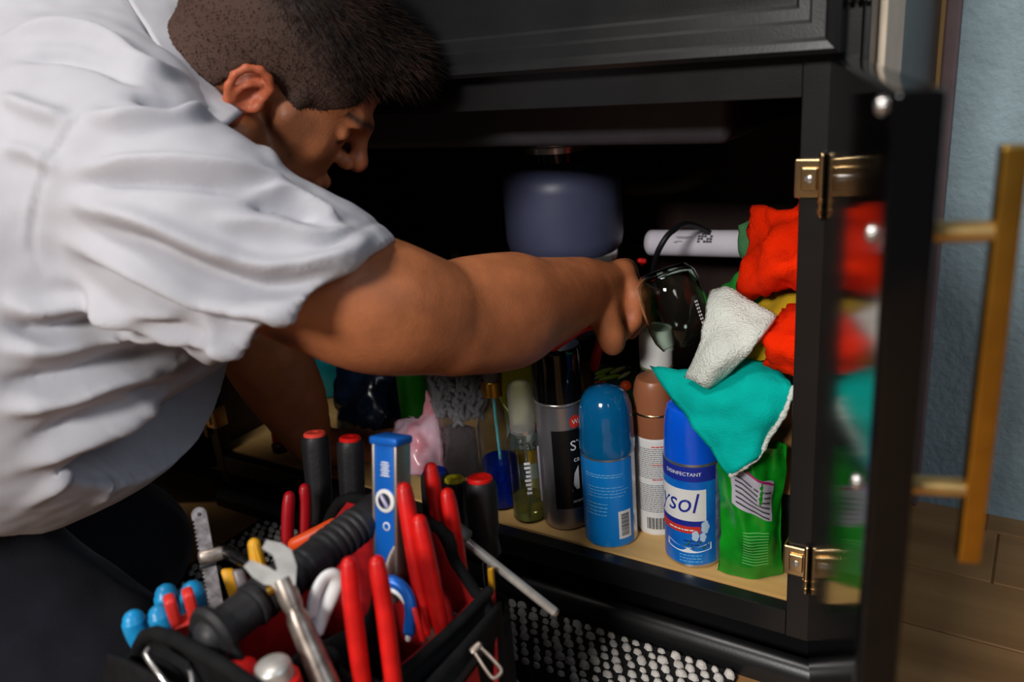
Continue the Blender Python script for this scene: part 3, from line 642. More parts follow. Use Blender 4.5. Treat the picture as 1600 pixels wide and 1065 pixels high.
mobj('flap', *box((-0.236, 0.0982, SH + 0.01), (-0.164, 0.0998, pb[2] - 0.006), 0.0005), MATS['dark printed carton'], ub, sharp=40)

# ---- clear glass tumbler lying tilted on the pile
ca, cb = onY(1034, 420, 0.105), onY(1074, 536, 0.095)
ax = (cb - ca) / np.linalg.norm(cb - ca); Lg = np.linalg.norm(cb - ca); Rg = 0.037
jar = empty('glass_jar', cb, 'empty clear glass jar tipped over beside the white cloth', 'jar')
outer = [(0.006, 0), (Rg * 0.70, 0.001), (Rg * 0.93, 0.012), (Rg, 0.028), (Rg, Lg * 0.72), (Rg * 0.94, Lg * 0.88), (Rg * 0.80, Lg)]
inner = [(r - 0.0022, max(h, 0.0035)) for r, h in outer[1:]]
mobj('glass', *lathe(outer + inner[::-1] + [(0.004, 0.0035)], ca, 48, ax), mat('thin clear glass', (225, 238, 228), 0.02, trans=1.0, ior=1.3, var=0.01), jar, sharp=50)
parts = []
e1 = np.cross(ax, CAM - ca); e1 /= np.linalg.norm(e1); e2 = np.cross(e1, ax)
for i in range(7):
    for j in range(2):
        a0 = 0.62 + j * 0.07
        h0 = Lg * 0.50 + i * 0.0040
        def gp(a, hh_): return ca + ax * hh_ + (e2 * math.cos(a) - e1 * math.sin(a)) * (Rg + 0.0006)
        parts.append((np.array([gp(a0, h0), gp(a0 + 0.045, h0), gp(a0 + 0.045, h0 + 0.0022), gp(a0, h0 + 0.0022)]), [(0, 1, 2, 3)]))
mobj('etched_print', *merge(*parts), M['print_white'], jar)

# ---- cloths
def cloth(name, rows, m, label, t=0.004, n=5, crumple=0.003, cs=45, seed=1, cat='cloth', sub=None, group=None):
    net = [[onY(*q) for q in r] for r in rows]
    V, Fc = sheet(net, n, crumple, cs, seed)
    o = mobj(name, V, Fc, m); solid(o, t); tag(o, label, cat, group)
    # origin at the sheet's lowest point
    return o
M['teal_cloth'] = mat('turquoise microfibre', (0, 184, 172), 0.9, var=0.06, scale=30, bump=0.35, bscale=700, spec=0.12)
M['white_cloth'] = mat('white terry cloth', (224, 228, 220), 0.9, var=0.05, scale=40, bump=0.9, bscale=420, spec=0.12)
M['orange_cloth'] = mat('orange red microfibre', (250, 44, 2), 0.9, var=0.07, scale=30, bump=0.6, bscale=600, spec=0.08)
M['yellow_cloth'] = mat('mustard yellow cloth', (214, 170, 20), 0.85, var=0.08, scale=30, bump=0.5, bscale=600)
M['green_cloth'] = mat('green cloth', (24, 140, 40), 0.85, var=0.08, scale=30, bump=0.5, bscale=600)
M['sage_cloth'] = mat('sage green cloth', (70, 130, 80), 0.85, var=0.08, scale=30, bump=0.5, bscale=600)
tc = cloth('microfibre_cloth', [
    [(1016, 572, 0.100), (1060, 578, 0.075), (1110, 572, 0.065), (1160, 560, 0.060), (1205, 572, 0.060)],
    [(1050, 622, 0.045), (1090, 620, 0.016), (1135, 612, 0.016), (1185, 598, 0.020), (1238, 606, 0.030)],
    [(1085, 668, 0.013), (1115, 660, 0.008), (1150, 652, 0.008), (1190, 640, 0.012), (1222, 648, 0.022)],
    [(1115, 706, 0.010), (1136, 698, 0.005), (1162, 690, 0.004), (1184, 684, 0.008), (1199, 682, 0.018)],
    [(1141, 741, 0.006), (1150, 736, 0.003), (1163, 726, 0.003), (1176, 717, 0.006), (1185, 710, 0.012)]], M['teal_cloth'],
    'turquoise cloth draped over the tall blue can and green pouch', crumple=0.004, seed=3)
# frayed white edging along its right hem
ed = cat_rom([onY(1240, 606, 0.029), onY(1223, 650, 0.020), onY(1200, 684, 0.016), onY(1186, 711, 0.010), onY(1164, 728, 0.003), onY(1142, 742, 0.003)], 9)
_r9 = random.Random(9); rr = [0.0024 + 0.0013 * _r9.random() + 0.0006 * math.sin(i * 0.9) for i in range(len(ed))]
he = mobj('frayed_hem', *tube(ed, rr, 8), M['white_cloth'], tc)
wc = cloth('terry_cloth', [
    [(1112, 456, 0.100), (1140, 452, 0.090), (1170, 470, 0.075), (1213, 497, 0.060)],
    [(1104, 500, 0.060), (1130, 500, 0.050), (1158, 512, 0.040), (1192, 525, 0.035)],
    [(1094, 548, 0.035), (1112, 550, 0.020), (1135, 556, 0.014), (1160, 560, 0.025)],
    [(1072, 590, 0.036), (1084, 594, 0.018), (1098, 600, 0.012), (1112, 604, 0.030)]], M['white_cloth'],
    'folded white terry cloth lying on the turquoise cloth', t=0.007, crumple=0.003, seed=7)
oc = cloth('microfibre_cloth', [
    [(1178, 322, 0.140), (1198, 322, 0.120), (1215, 330, 0.110), (1238, 322, 0.100), (1256, 296, 0.090)],
    [(1178, 360, 0.130), (1196, 362, 0.100), (1216, 362, 0.085), (1240, 356, 0.080), (1262, 350, 0.070)],
    [(1172, 402, 0.120), (1190, 398, 0.085), (1214, 396, 0.060), (1236, 402, 0.050), (1262, 400, 0.050)],
    [(1146, 438, 0.100), (1176, 436, 0.070), (1208, 430, 0.045), (1232, 428, 0.040), (1262, 440, 0.045)],
    [(1160, 468, 0.120), (1186, 462, 0.100), (1212, 452, 0.080), (1234, 446, 0.070), (1262, 462, 0.070)]], M['orange_cloth'],
    'orange cloth hanging in folds just below the upper hinge', crumple=0.010, cs=38, seed=11)
oc2 = cloth('microfibre_cloth', [
    [(1214, 488, 0.100), (1226, 480, 0.080), (1240, 474, 0.070), (1262, 470, 0.060)],
    [(1198, 512, 0.070), (1214, 508, 0.050), (1234, 504, 0.040), (1260, 500, 0.040)],
    [(1186, 526, 0.055), (1204, 532, 0.035), (1228, 528, 0.030), (1258, 524, 0.030)],
    [(1200, 540, 0.050), (1206, 552, 0.032), (1226, 552, 0.026), (1256, 550, 0.026)],
    [(1190, 570, 0.050), (1208, 578, 0.040), (1228, 584, 0.035), (1252, 586, 0.030)]], M['orange_cloth'],
    'orange cloth curled on the pile above the turquoise cloth', crumple=0.008, cs=40, seed=13)
cloth('duster', [
    [(1168, 462, 0.150), (1200, 458, 0.130), (1228, 446, 0.120), (1250, 450, 0.110)],
    [(1170, 490, 0.120), (1200, 486, 0.100), (1226, 476, 0.090), (1256, 480, 0.090)],
    [(1172, 530, 0.090), (1190, 528, 0.070), (1206, 520, 0.070), (1240, 520, 0.080)],
    [(1160, 566, 0.070), (1178, 564, 0.060), (1194, 562, 0.060), (1220, 560, 0.070)]], M['yellow_cloth'], 'mustard yellow cloth between the two orange cloths', seed=17)
cloth('cleaning_cloth', [
    [(1128, 448, 0.170), (1146, 436, 0.150), (1164, 420, 0.140), (1190, 410, 0.140)],
    [(1124, 472, 0.160), (1142, 462, 0.140), (1162, 452, 0.130), (1192, 446, 0.130)],
    [(1126, 500, 0.150), (1146, 494, 0.130), (1168, 488, 0.120), (1196, 486, 0.120)],
    [(1130, 540, 0.120), (1152, 536, 0.100), (1172, 532, 0.100), (1198, 530, 0.100)]], M['green_cloth'], 'bright green cloth peeking out behind the white cloth', seed=19)
cloth('cleaning_cloth', [
    [(1156, 352, 0.180), (1170, 346, 0.170), (1186, 340, 0.160), (1204, 340, 0.150)],
    [(1155, 382, 0.170), (1170, 378, 0.160), (1186, 372, 0.150), (1204, 372, 0.140)],
    [(1158, 404, 0.170), (1172, 402, 0.160), (1186, 398, 0.150), (1204, 400, 0.140)]], M['sage_cloth'], 'sage green cloth tucked behind the upper orange cloth', seed=23)

# ---- colourful packet behind the blue can
pk = empty('seed_packet', P(965, 640, 1.16), 'shiny packet printed green, yellow and orange behind the blue can', 'packet')
V, Fc = sheet([[P(925, 572, 1.17), P(960, 570, 1.165), P(1000, 576, 1.17)], [P(923, 600, 1.16), P(960, 602, 1.15), P(1002, 604, 1.16)], [P(920, 700, 1.15), P(960, 705, 1.14), P(1004, 700, 1.15)]], 5, 0.003, 60, 4)
o = mobj('film', V, Fc, mat('black glossy film', (18, 30, 28), 0.25, rgb2=(30, 60, 40), scale=50), pk); solid(o, 0.006)
def chip(cx, cy, rx, ry, z, ang):
    pts = [(cx + rx * math.cos(t) * math.cos(ang) - ry * math.sin(t) * math.sin(ang), cy + rx * math.cos(t) * math.sin(ang) + ry * math.sin(t) * math.cos(ang)) for t in np.linspace(0, 2 * math.pi, 12, endpoint=False)]
    V = [P(x, y, z) for x, y in pts] + [P(x, y, z + 0.0015) for x, y in pts]; n = 12
    return np.array(V), [tuple(range(n)), tuple(range(2 * n - 1, n - 1, -1))] + [(i, i + n, (i + 1) % n + n, (i + 1) % n) for i in range(n)]
mobj('printed_leaf', *merge(chip(944, 580, 16, 4, 1.149, -0.3), chip(952, 590, 18, 4, 1.148, -0.25), chip(938, 588, 10, 3, 1.149, -0.3)), mat('lime print', (150, 190, 40), 0.4), pk)
mobj('printed_straw', *merge(chip(965, 578, 14, 3.5, 1.150, -0.4), chip(975, 586, 12, 3, 1.149, -0.5)), mat('straw print', (200, 196, 120), 0.4), pk)
mobj('printed_fruit', *merge(chip(978, 602, 9, 8, 1.147, 0), chip(940, 600, 12, 6, 1.148, 0.1)), M['orange'], pk)

# ---- left part of the shelf: teal bottle, dark bag, green can, packets, mop pads
c = onY(516, 610, 0.27); c[2] = SH; R = 0.036; H = Zat(c[0], c[1], 540) - SH
e = empty('spray_bottle', c, 'teal translucent bottle behind the left forearm', 'bottle')
mobj('body', *lathe([(R * 0.9, 0), (R, 0.005), (R, H * 0.66), (R * 0.86, H * 0.80), (R * 0.45, H * 0.92), (R * 0.45, H)], c, 36), mat('teal bottle plastic', (28, 178, 192), 0.2, var=0.1, coat=0.3), e, sharp=45)
mobj('cap', *lathe([(R * 0.5, H), (R * 0.5, H + 0.03), (R * 0.4, H + 0.034), (0, H + 0.034)], c, 30), M['white_plastic'], e, sharp=40)
V, Fc = sheet([[P(526, 565, 1.420), P(559, 560, 1.390), P(594, 566, 1.380), P(626, 570, 1.400)], [P(522, 610, 1.410), P(559, 608, 1.370), P(596, 612, 1.360), P(630, 612, 1.390)],
               [P(529, 660, 1.400), P(562, 662, 1.350), P(599, 660, 1.340), P(634, 660, 1.380)], [P(534, 712, 1.400), P(566, 718, 1.360), P(602, 716, 1.350), P(636, 712, 1.380)]], 6, 0.010, 40, 9)
o = mobj('plastic_bag', V, Fc, mat('dark navy plastic bag', (16, 34, 58), 0.22, rgb2=(8, 16, 30), scale=25, coat=0.3)); solid(o, 0.003); tag(o, 'crumpled dark navy plastic bag beside the teal bottle', 'bag')
c = stand(632, 735, 0.03) + np.array([0, 0.045, 0]); R = rpx(48, c + np.array([0, 0, 0.1])); H = Zat(c[0], c[1], 560) - SH; hc = Zat(c[0], c[1], 655) - SH
e = empty('cleanser_can', c, 'canister with a plain dark green top beside the pink packet', 'canister')
mobj('lid', *lathe([(R, hc), (R * 1.02, hc + 0.002), (R * 1.0, H - 0.004), (R * 0.92, H), (0, H)], c, 36), mat('dark green plastic', (6, 112, 12), 0.4, var=0.06), e, sharp=40)
mobj('body', *lathe([(R * 0.93, 0), (R * 0.97, 0.004), (R * 0.97, hc)], c, 36), mat('pale green label', (170, 200, 150), 0.5, rgb2=(90, 150, 90), scale=50), e, sharp=40)
k = Can(c, R * 0.97)
mobj('yellow_flash', *k.poly([(-0.7, hc - 0.004), (-0.45, hc + 0.020), (-0.30, hc - 0.004), (-0.45, hc - 0.022)], 0.0018), M['yellow'], e)
mobj('navy_mark', *k.patch(-1.2, -0.75, hc - 0.03, hc + 0.0, 0.0008, 5), M['print_navy'], e)
V, Fc = sheet([[P(618, 660, 1.18), P(640, 650, 1.16), P(658, 652, 1.15), P(668, 610, 1.16)], [P(614, 680, 1.17), P(636, 674, 1.13), P(660, 672, 1.125), P(684, 650, 1.14)],
               [P(616, 705, 1.165), P(640, 706, 1.12), P(664, 704, 1.115), P(690, 690, 1.13)], [P(622, 738, 1.165), P(644, 742, 1.12), P(666, 742, 1.12), P(694, 735, 1.13)]], 6, 0.006, 50, 15)
o = mobj('sponge_packet', V, Fc, mat('pink film packet', (214, 120, 134), 0.35, rgb2=(226, 196, 214), scale=22, coat=0.2)); solid(o, 0.003); tag(o, 'pink and lilac film packet below the green canister', 'packet')
# grey noodle mop pad inside a clear bag
rnd = random.Random(8)
mp = empty('mop_pad', P(705, 640, 1.13), 'grey noodle microfibre mop pad in a clear bag', 'mop')
M['noodle'] = mat('grey microfibre noodle', (116, 114, 118), 0.9, var=0.15, bump=0.5, bscale=500)
V, Fc = sheet([[P(672, 560, 1.17), P(710, 556, 1.15), P(752, 562, 1.15)], [P(676, 610, 1.17), P(712, 612, 1.145), P(752, 610, 1.145)], [P(690, 650, 1.16), P(716, 652, 1.15), P(744, 648, 1.15)]], 4)
o = mobj('backing', V, Fc, M['noodle'], mp); solid(o, 0.01)
nd = []
for i in range(9):
    for j in range(9):
        x, y = 676 + j * 8.6 + (i % 2) * 4, 566 + i * 10
        if y > 648 - abs(x - 714) * 0.3: continue
        a = P(x, y, 1.142); b = P(x + rnd.uniform(-5, 8), y + rnd.uniform(8, 13), 1.120 + rnd.uniform(0, 0.01)); cc = P(x + rnd.uniform(-3, 8), y + rnd.uniform(14, 20), 1.128)
        mobj('noodle', *tube([a, b, cc], [0.003, 0.0042, 0.0034], 7), M['noodle'], mp)
V, Fc = sheet([[P(660, 575, 1.13), P(700, 566, 1.10), P(740, 566, 1.095), P(758, 575, 1.11)], [P(668, 620, 1.125), P(705, 620, 1.09), P(745, 622, 1.09), P(762, 620, 1.11)],
               [P(682, 680, 1.12), P(710, 684, 1.085), P(740, 684, 1.085), P(760, 680, 1.10)], [P(690, 740, 1.12), P(715, 745, 1.09), P(742, 748, 1.09), P(762, 745, 1.10)]], 6, 0.007, 45, 21)
o = mobj('clear_wrap', V, Fc, mat('clear film', (225, 222, 228), 0.12, trans=0.9, ior=1.12, var=0.02, alpha=0.16), mp); solid(o, 0.0008)
# dark pad under the mop wrap
V, Fc = sheet([[P(690, 668, 1.15), P(715, 662, 1.135), P(742, 668, 1.14)], [P(692, 700, 1.145), P(716, 700, 1.13), P(744, 700, 1.14)], [P(694, 740, 1.14), P(718, 744, 1.13), P(746, 742, 1.14)]], 5, 0.004, 50, 3)
o = mobj('scouring_pad', V, Fc, mat('dark brown pad', (52, 40, 42), 0.9, bump=0.6, bscale=300)); solid(o, 0.008); tag(o, 'dark brown scouring pad below the grey mop pad', 'pad')
# small red bottle top on the far left of the shelf
c = onZ(425, 712, SH) + np.array([0, 0.02, 0])
sb = empty('small_bottle', c, 'small bottle with an orange red cap left of the left hand', 'bottle')
hz = Zat(c[0], c[1], 672) - SH
mobj('body', *lathe([(0.012, 0), (0.014, 0.002), (0.014, hz * 0.35), (0.008, hz * 0.5)], c, 24), mat('dark red bottle', (70, 14, 12), 0.3), sb, sharp=40)
mobj('cap', *lathe([(0.010, hz * 0.5), (0.0115, hz * 0.52), (0.0105, hz * 0.95), (0.008, hz), (0, hz)], c, 24), M['red_grip'], sb, sharp=40)
# ================================================================== rug
rx0, rx1, ry0, ry1, rz = -1.02, -0.235, -0.62, -0.004, 0.010
rug = empty('runner_rug', ((rx0 + rx1) / 2, (ry0 + ry1) / 2, 0), 'black and white woven rug lying in front of the sink cabinet', 'rug')
M['rug_black'] = mat('black rug backing', (16, 16, 17), 0.95, var=0.2, scale=90, bump=0.6, bscale=500)
M['rug_white'] = mat('off white yarn', (224, 218, 212), 0.95, var=0.12, scale=120, bump=0.6, bscale=700)
mobj('backing', *box((rx0, ry0, 0.0005), (rx1, ry1, 0.007), 0.003), M['rug_black'], rug, sharp=40)
rnd = random.Random(2); V, Fc, VB, FB = [], [], [], []
def knot(V, Fc, x, y, sx, sy, h, ang):
    n = len(V); ca_, sa_ = math.cos(ang), math.sin(ang)
    ring = [(sx * math.cos(t), sy * math.sin(t)) for t in np.linspace(0, 2 * math.pi, 6, endpoint=False)]
    for a, b in ring: V.append((x + a * ca_ - b * sa_, y + a * sa_ + b * ca_, 0.006))
    for a, b in ring: V.append((x + 0.7 * (a * ca_ - b * sa_), y + 0.7 * (a * sa_ + b * ca_), 0.006 + h * 0.8))
    V.append((x, y, 0.006 + h))
    for i in range(6):
        j = (i + 1) % 6; Fc.append((n + i, n + j, n + 6 + j, n + 6 + i)); Fc.append((n + 6 + i, n + 6 + j, n + 12))
dx = 0.0160; dy = 0.0122
for i in range(int((rx1 - rx0 - 0.012) / dx)):
    for j in range(int((ry1 - ry0 - 0.012) / dy)):
        x = rx1 - 0.009 - i * dx - (j % 2) * dx * 0.5; y = ry1 - 0.008 - j * dy
        if x < rx0 + 0.006: continue
        if j < 8: white = (i % 1 == 0)
        elif j in (8, 9): white = False
        else:
            v = mnoise.noise(Vector((x * 24, y * 24, 3))) + 0.4 * mnoise.noise(Vector((x * 70, y * 70, 1)))
            white = v > 0.02
        w = rnd.uniform(0.7, 1.15)
        if white: knot(V, Fc, x + rnd.uniform(-.0018, .0018), y + rnd.uniform(-.0012, .0012), 0.0076 * w, 0.0052 * w, 0.0068 * w, rnd.uniform(-0.8, -0.1))
        else: knot(VB, FB, x, y, 0.0074, 0.0058, 0.0045, 0)
tag(mobj('white_yarn_knots', V, Fc, M['rug_white'], rug), kind='stuff')
tag(mobj('black_yarn_knots', VB, FB, M['rug_black'], rug), kind='stuff')

# ================================================================== tool bag
BX0, BX1, BY0, BY1, RIM = -0.580, -0.364, -0.495, -0.275, 0.255
BZ = 0.0125
bag = empty('tool_bag', ((BX0 + BX1) / 2, (BY0 + BY1) / 2, BZ), 'open black tool bag with red lining and ribbed carry handle', 'bag')
def bpart(name, V, Fc, m, parent=None, sharp=40, smooth=True): return mobj(name, V, Fc, m, parent or bag, smooth, sharp)
NB, NR = M['nylon_black'], M['nylon_red']
bpart('base', *box((BX0, BY0, BZ), (BX1, BY1, BZ + 0.012), 0.005), NB)
for x0, x1, nm in ((BX0, BX0 + 0.006, 'side_wall'), (BX1 - 0.006, BX1, 'side_wall')):
    s = 1 if x0 == BX0 else -1
    net = [[(x0 + 0.003 + s * 0.010 * math.sin(fy * math.pi) * fz * (0.3), y, BZ + 0.012 + (RIM - BZ - 0.012) * fz + 0.004 * math.sin(fy * 6) * fz) for fy, y in zip(np.linspace(0, 1, 6), np.linspace(BY0, BY1, 6))] for fz in np.linspace(0, 1, 4)]
    V, Fc = sheet(net, 4, 0.001, 30, 1); o = bpart(nm, V, Fc, NB); solid(o, 0.005)
    rim = cat_rom(net[-1], 5); V, Fc = tube(rim, 0.0048, 10); bpart('rim_binding', V, Fc, NB)
    net2 = [[(p[0] + s * 0.006, p[1], p[2]) for p in r] for r in net]
    V, Fc = sheet(net2, 4); o = bpart('lining', V, Fc, NR); solid(o, 0.002)
# end walls rise in a trapezoid to carry the handle
HX, HZ = -0.462, 0.322
def end_wall(y, s):
    pr = [(BX0, BZ + 0.012), (BX1, BZ + 0.012), (BX1, RIM - 0.015), (BX1 - 0.030, RIM + 0.025), (HX + 0.055, HZ - 0.012), (HX - 0.045, HZ - 0.006), (BX0 + 0.028, RIM + 0.012), (BX0, RIM - 0.025)]
    n = len(pr)
    def slab(y0, y1, ins=0.0):
        cx, cz = HX, 0.17; q = [(cx + (x - cx) * (1 - ins), cz + (z - cz) * (1 - ins)) for x, z in pr]
        V = [(x, y0, z) for x, z in q] + [(x, y1, z) for x, z in q]
        return V, [tuple(range(n)), tuple(range(2 * n - 1, n - 1, -1))] + [(i, i + n, (i + 1) % n + n, (i + 1) % n) for i in range(n)]
    bpart('end_wall', *slab(y, y + s * 0.006), NB, smooth=False)
    bpart('lining', *slab(y + s * 0.0065, y + s * 0.009, 0.012), NR, smooth=False)
    pth = [np.array([x, y + s * 0.003, z]) for x, z in pr[2:]]
    bpart('edge_binding', *tube(cat_rom(pth, 4), 0.0055, 10), NB)
end_wall(BY0 + 0.004, 1); end_wall(BY1 - 0.004, -1)
# flap on the near end wall with a wire clip
yv = BY0 + 0.001
fl_ = bpart('front_flap', *sheet([[(-0.560, yv - 0.004, 0.286), (-0.52, yv - 0.010, 0.298), (-0.47, yv - 0.012, 0.300), (-0.42, yv - 0.008, 0.296), (-0.385, yv - 0.004, 0.282)],
    [(-0.570, yv - 0.010, 0.25), (-0.52, yv - 0.018, 0.262), (-0.47, yv - 0.02, 0.264), (-0.42, yv - 0.016, 0.26), (-0.375, yv - 0.008, 0.25)],
    [(-0.572, yv - 0.004, 0.20), (-0.52, yv - 0.012, 0.20), (-0.47, yv - 0.014, 0.20), (-0.42, yv - 0.01, 0.20), (-0.37, yv - 0.004, 0.20)]], 5), NB); solid(fl_, 0.004)
zf = 0.585
wire = cat_rom([P(232, 1014, zf), P(228, 1022, zf - .004), P(236, 1036, zf - .008), P(250, 1054, zf - .012), P(262, 1070, zf - .014), P(280, 1086, zf - .016), P(298, 1080, zf - .018), P(300, 1058, zf - .014), P(294, 1042, zf - .010), P(286, 1036, zf - .004)], 6)
bpart('wire_clip', *tube(wire, 0.0018, 10), M['chrome'])
bpart('webbing_strap', *sheet([[P(240, 1006, .575), P(262, 1014, .575), P(296, 1034, .572)], [P(236, 1020, .570), P(258, 1030, .570), P(290, 1050, .568)]], 4), NB)
# far outer pockets and right front pocket with zip
for (x0, x1) in ((-0.625, -0.545), (-0.50, -0.43), (-0.425, -0.36)):
    V, Fc = sheet([[(x0, BY1 + 0.002, z), ((x0 * 2 + x1) / 3, BY1 + 0.045, z), ((x0 + 2 * x1) / 3, BY1 + 0.045, z), (x1, BY1 + 0.002, z)] for z in (0.02, 0.12, 0.21)], 5)
    o = bpart('outer_pocket', V, Fc, NB); solid(o, 0.004)
xv = BX1 + 0.004
pz = bpart('zip_pocket', *sheet([[(xv, -0.47, z), (xv + 0.012 * k, -0.40, z), (xv + 0.012 * k, -0.33, z), (xv, -0.27, z)] for z, k in ((0.05, 0.4), (0.12, 1), (0.20, 0.9), (0.243, 0.2))], 5), NB); solid(pz, 0.004)
za, zb_, zc_ = np.array([xv + 0.008, -0.455, 0.224]), np.array([xv + 0.014, -0.39, 0.226]), np.array([xv + 0.010, -0.315, 0.228])
zp = cat_rom([za, zb_, zc_], 24)
teeth = merge(*[obox(q_, (0.004, 0, 0), (0, 0.0022, 0), (0, 0, 0.0034)) for q_ in zp])
bpart('zip_teeth', *teeth, mat('dark zip', (40, 40, 42), 0.35, 0.6), pz)
bpart('red_panel', *sheet([[(xv + 0.010, -0.45, 0.218), (xv + 0.016, -0.39, 0.220), (xv + 0.012, -0.325, 0.222)], [(xv + 0.013, -0.45, 0.15), (xv + 0.019, -0.39, 0.15), (xv + 0.015, -0.325, 0.15)], [(xv + 0.008, -0.45, 0.06), (xv + 0.012, -0.39, 0.06), (xv + 0.010, -0.325, 0.06)]], 5), NR, pz)
pa, pb2 = P(744, 1012, 0.66), P(776, 1052, 0.645); pd = (pb2 - pa); sd = np.cross(pd, CAM - pa); sd /= np.linalg.norm(sd)
zs = bpart('zip_slider', *obox(pa, pd * 0.22, sd * 0.011, np.cross(pd, sd) / np.linalg.norm(np.cross(pd, sd)) * 0.006, 0.002), M['steel'], pz)
lp = [pa + pd * 0.1 + sd * 0.003, pa + pd * 0.55 + sd * 0.0042, pa + pd * 1.0 + sd * 0.0045, pa + pd * 1.08, pa + pd * 1.0 - sd * 0.0045, pa + pd * 0.55 - sd * 0.0042, pa + pd * 0.1 - sd * 0.003]
bpart('zip_pull', *tube(cat_rom(lp, 4), 0.0015, 8), M['steel'], zs)
bpart('red_piping', *tube(cat_rom([P(770, 925, .725), P(772, 975, .715), P(774, 1030, .705), P(776, 1090, .70)], 5), 0.0024, 8), NR)
bpart('yellow_tab', *obox(P(768, 905, .735), (0.004, 0.002, 0), (0, 0.004, 0), (0.001, 0, 0.024), 0.001), M['amber'])
# inner divider
o = bpart('divider', *sheet([[(-0.47 + 0.012 * math.sin(k * 2.1), y, z) for k, y in enumerate(np.linspace(BY0 + 0.02, BY1 - 0.02, 6))] for z in (0.03, 0.14, 0.235)], 5), NB); solid(o, 0.004)
o = bpart('divider', *sheet([[(x, -0.405 + 0.01 * math.sin(k * 2), z) for k, x in enumerate(np.linspace(-0.46, BX1 - 0.012, 4))] for z in (0.03, 0.14, 0.262)], 5), NB); solid(o, 0.004)
# ribbed tube handle
A, B = P(333, 992, 0.585), P(628, 768, 0.742)
N_ = 150; path = [A + (B - A) * t for t in np.linspace(0, 1, N_)]; rad = []
for t in np.linspace(0, 1, N_):
    r = 0.0150
    if 0.16 < t < 0.42: r = 0.0152 + 0.0016 * (1 if math.sin(t * 150) > 0 else -0.6)
    elif 0.50 < t < 0.72: r = 0.0150 + 0.0014 * (1 if math.sin(t * 170) > 0 else -0.6)
    elif 0.72 <= t < 0.86: r = 0.0158
    elif t >= 0.86: r = 0.0112
    rad.append(r)
V, Fc = tube(path, rad, 24, cap=None); hd = bpart('handle', V, Fc, mat('black handle rubber', (36, 36, 38), 0.5, var=0.12, scale=60, bump=0.06), sharp=45)
u = (B - A) / np.linalg.norm(B - A)
bpart('end_flange', *lathe([(0.010, -0.004), (0.0205, -0.004), (0.0225, 0.0), (0.0205, 0.005), (0.014, 0.006)], A, 32, u), MATS['black handle rubber'], hd)
bpart('end_boss', *lathe([(0.0, -0.012), (0.008, -0.011), (0.0125, -0.007), (0.014, -0.002)], A, 28, u), MATS['black handle rubber'], hd)
o = bpart('handle_strap', *sheet([[A + np.array([-0.022, 0.0, 0.004]), A + np.array([0, -0.006, 0.002]), A + np.array([0.022, 0.0, 0.0])], [A + np.array([-0.05, 0.004, -0.05]), A + np.array([0, -0.004, -0.06]), A + np.array([0.05, 0.004, -0.05])]], 5), NB); solid(o, 0.004)

# ================================================================== tools
def driver(top, foot, rad, capm, label, shaft=0.06):
    """screwdriver standing handle up: top and lower end of the handle"""
    top, foot = np.asarray(top), np.asarray(foot); u = (foot - top) / np.linalg.norm(foot - top); L = np.linalg.norm(foot - top)
    e = empty('screwdriver', foot + u * shaft, label, 'screwdriver')
    n, sg = 20, 28
    V, Fc = [], []
    prof = [(0.86, 0.0), (0.98, 0.004), (1.0, 0.012), (0.97, L * 0.35), (0.93, L * 0.62), (0.82, L * 0.74), (0.90, L * 0.84), (0.95, L * 0.93), (0.6, L)]
    e1 = np.cross(u, [0, 1, 0.3]); e1 /= np.linalg.norm(e1); e2 = np.cross(u, e1)
    for i, (r, h) in enumerate(prof):
        for k in range(sg):
            a = 2 * math.pi * k / sg; fl = 1 - (0.07 if (k % 4 == 0 and 2 <= i <= 5) else 0)
            V.append(top + u * h + (e1 * math.cos(a) + e2 * math.sin(a)) * r * rad * fl)
    for i in range(len(prof) - 1):
        for k in range(sg): Fc.append((i * sg + k, i * sg + (k + 1) % sg, (i + 1) * sg + (k + 1) % sg, (i + 1) * sg + k))
    Fc.append(tuple(range(sg))[::-1]); Fc.append(tuple((len(prof) - 1) * sg + k for k in range(sg)))
    mobj('handle', V, Fc, M['black_grip'], e, sharp=35)
    mobj('cap', *lathe([(rad * 0.80, 0.003), (rad * 0.80, -0.0022), (rad * 0.70, -0.0036), (rad * 0.25, -0.0036), (rad * 0.2, -0.003), (0, -0.003)], top, 28, u), capm, e, sharp=40)
    mobj('shaft', *tube([foot - u * 0.004, foot + u * shaft], rad * 0.26, 12), M['chrome'], e, sharp=40)
    return e
driver(P(492, 680, .85), P(503, 822, .865), 0.0143, mat('coral red plastic', (236, 74, 58), 0.4), 'black screwdriver with a coral cap, leftmost of the upright screwdrivers', 0.08)
driver(P(547, 687, .84), P(552, 815, .855), 0.0138, M['red_grip'], 'black screwdriver with a red cap just left of the blue level', 0.08)
driver(P(680, 738, .81), P(684, 850, .825), 0.0145, mat('navy plastic', (20, 40, 130), 0.4), 'black screwdriver with a navy cap behind the red plier handle', 0.08)
driver(P(710, 751, .795), P(716, 860, .81), 0.0118, M['yellow'], 'slim black screwdriver with a yellow cap', 0.08)
driver(P(750, 750, .775), P(760, 872, .79), 0.0153, M['red_grip'], 'thick black screwdriver with a red cap at the right of the bag', 0.08)

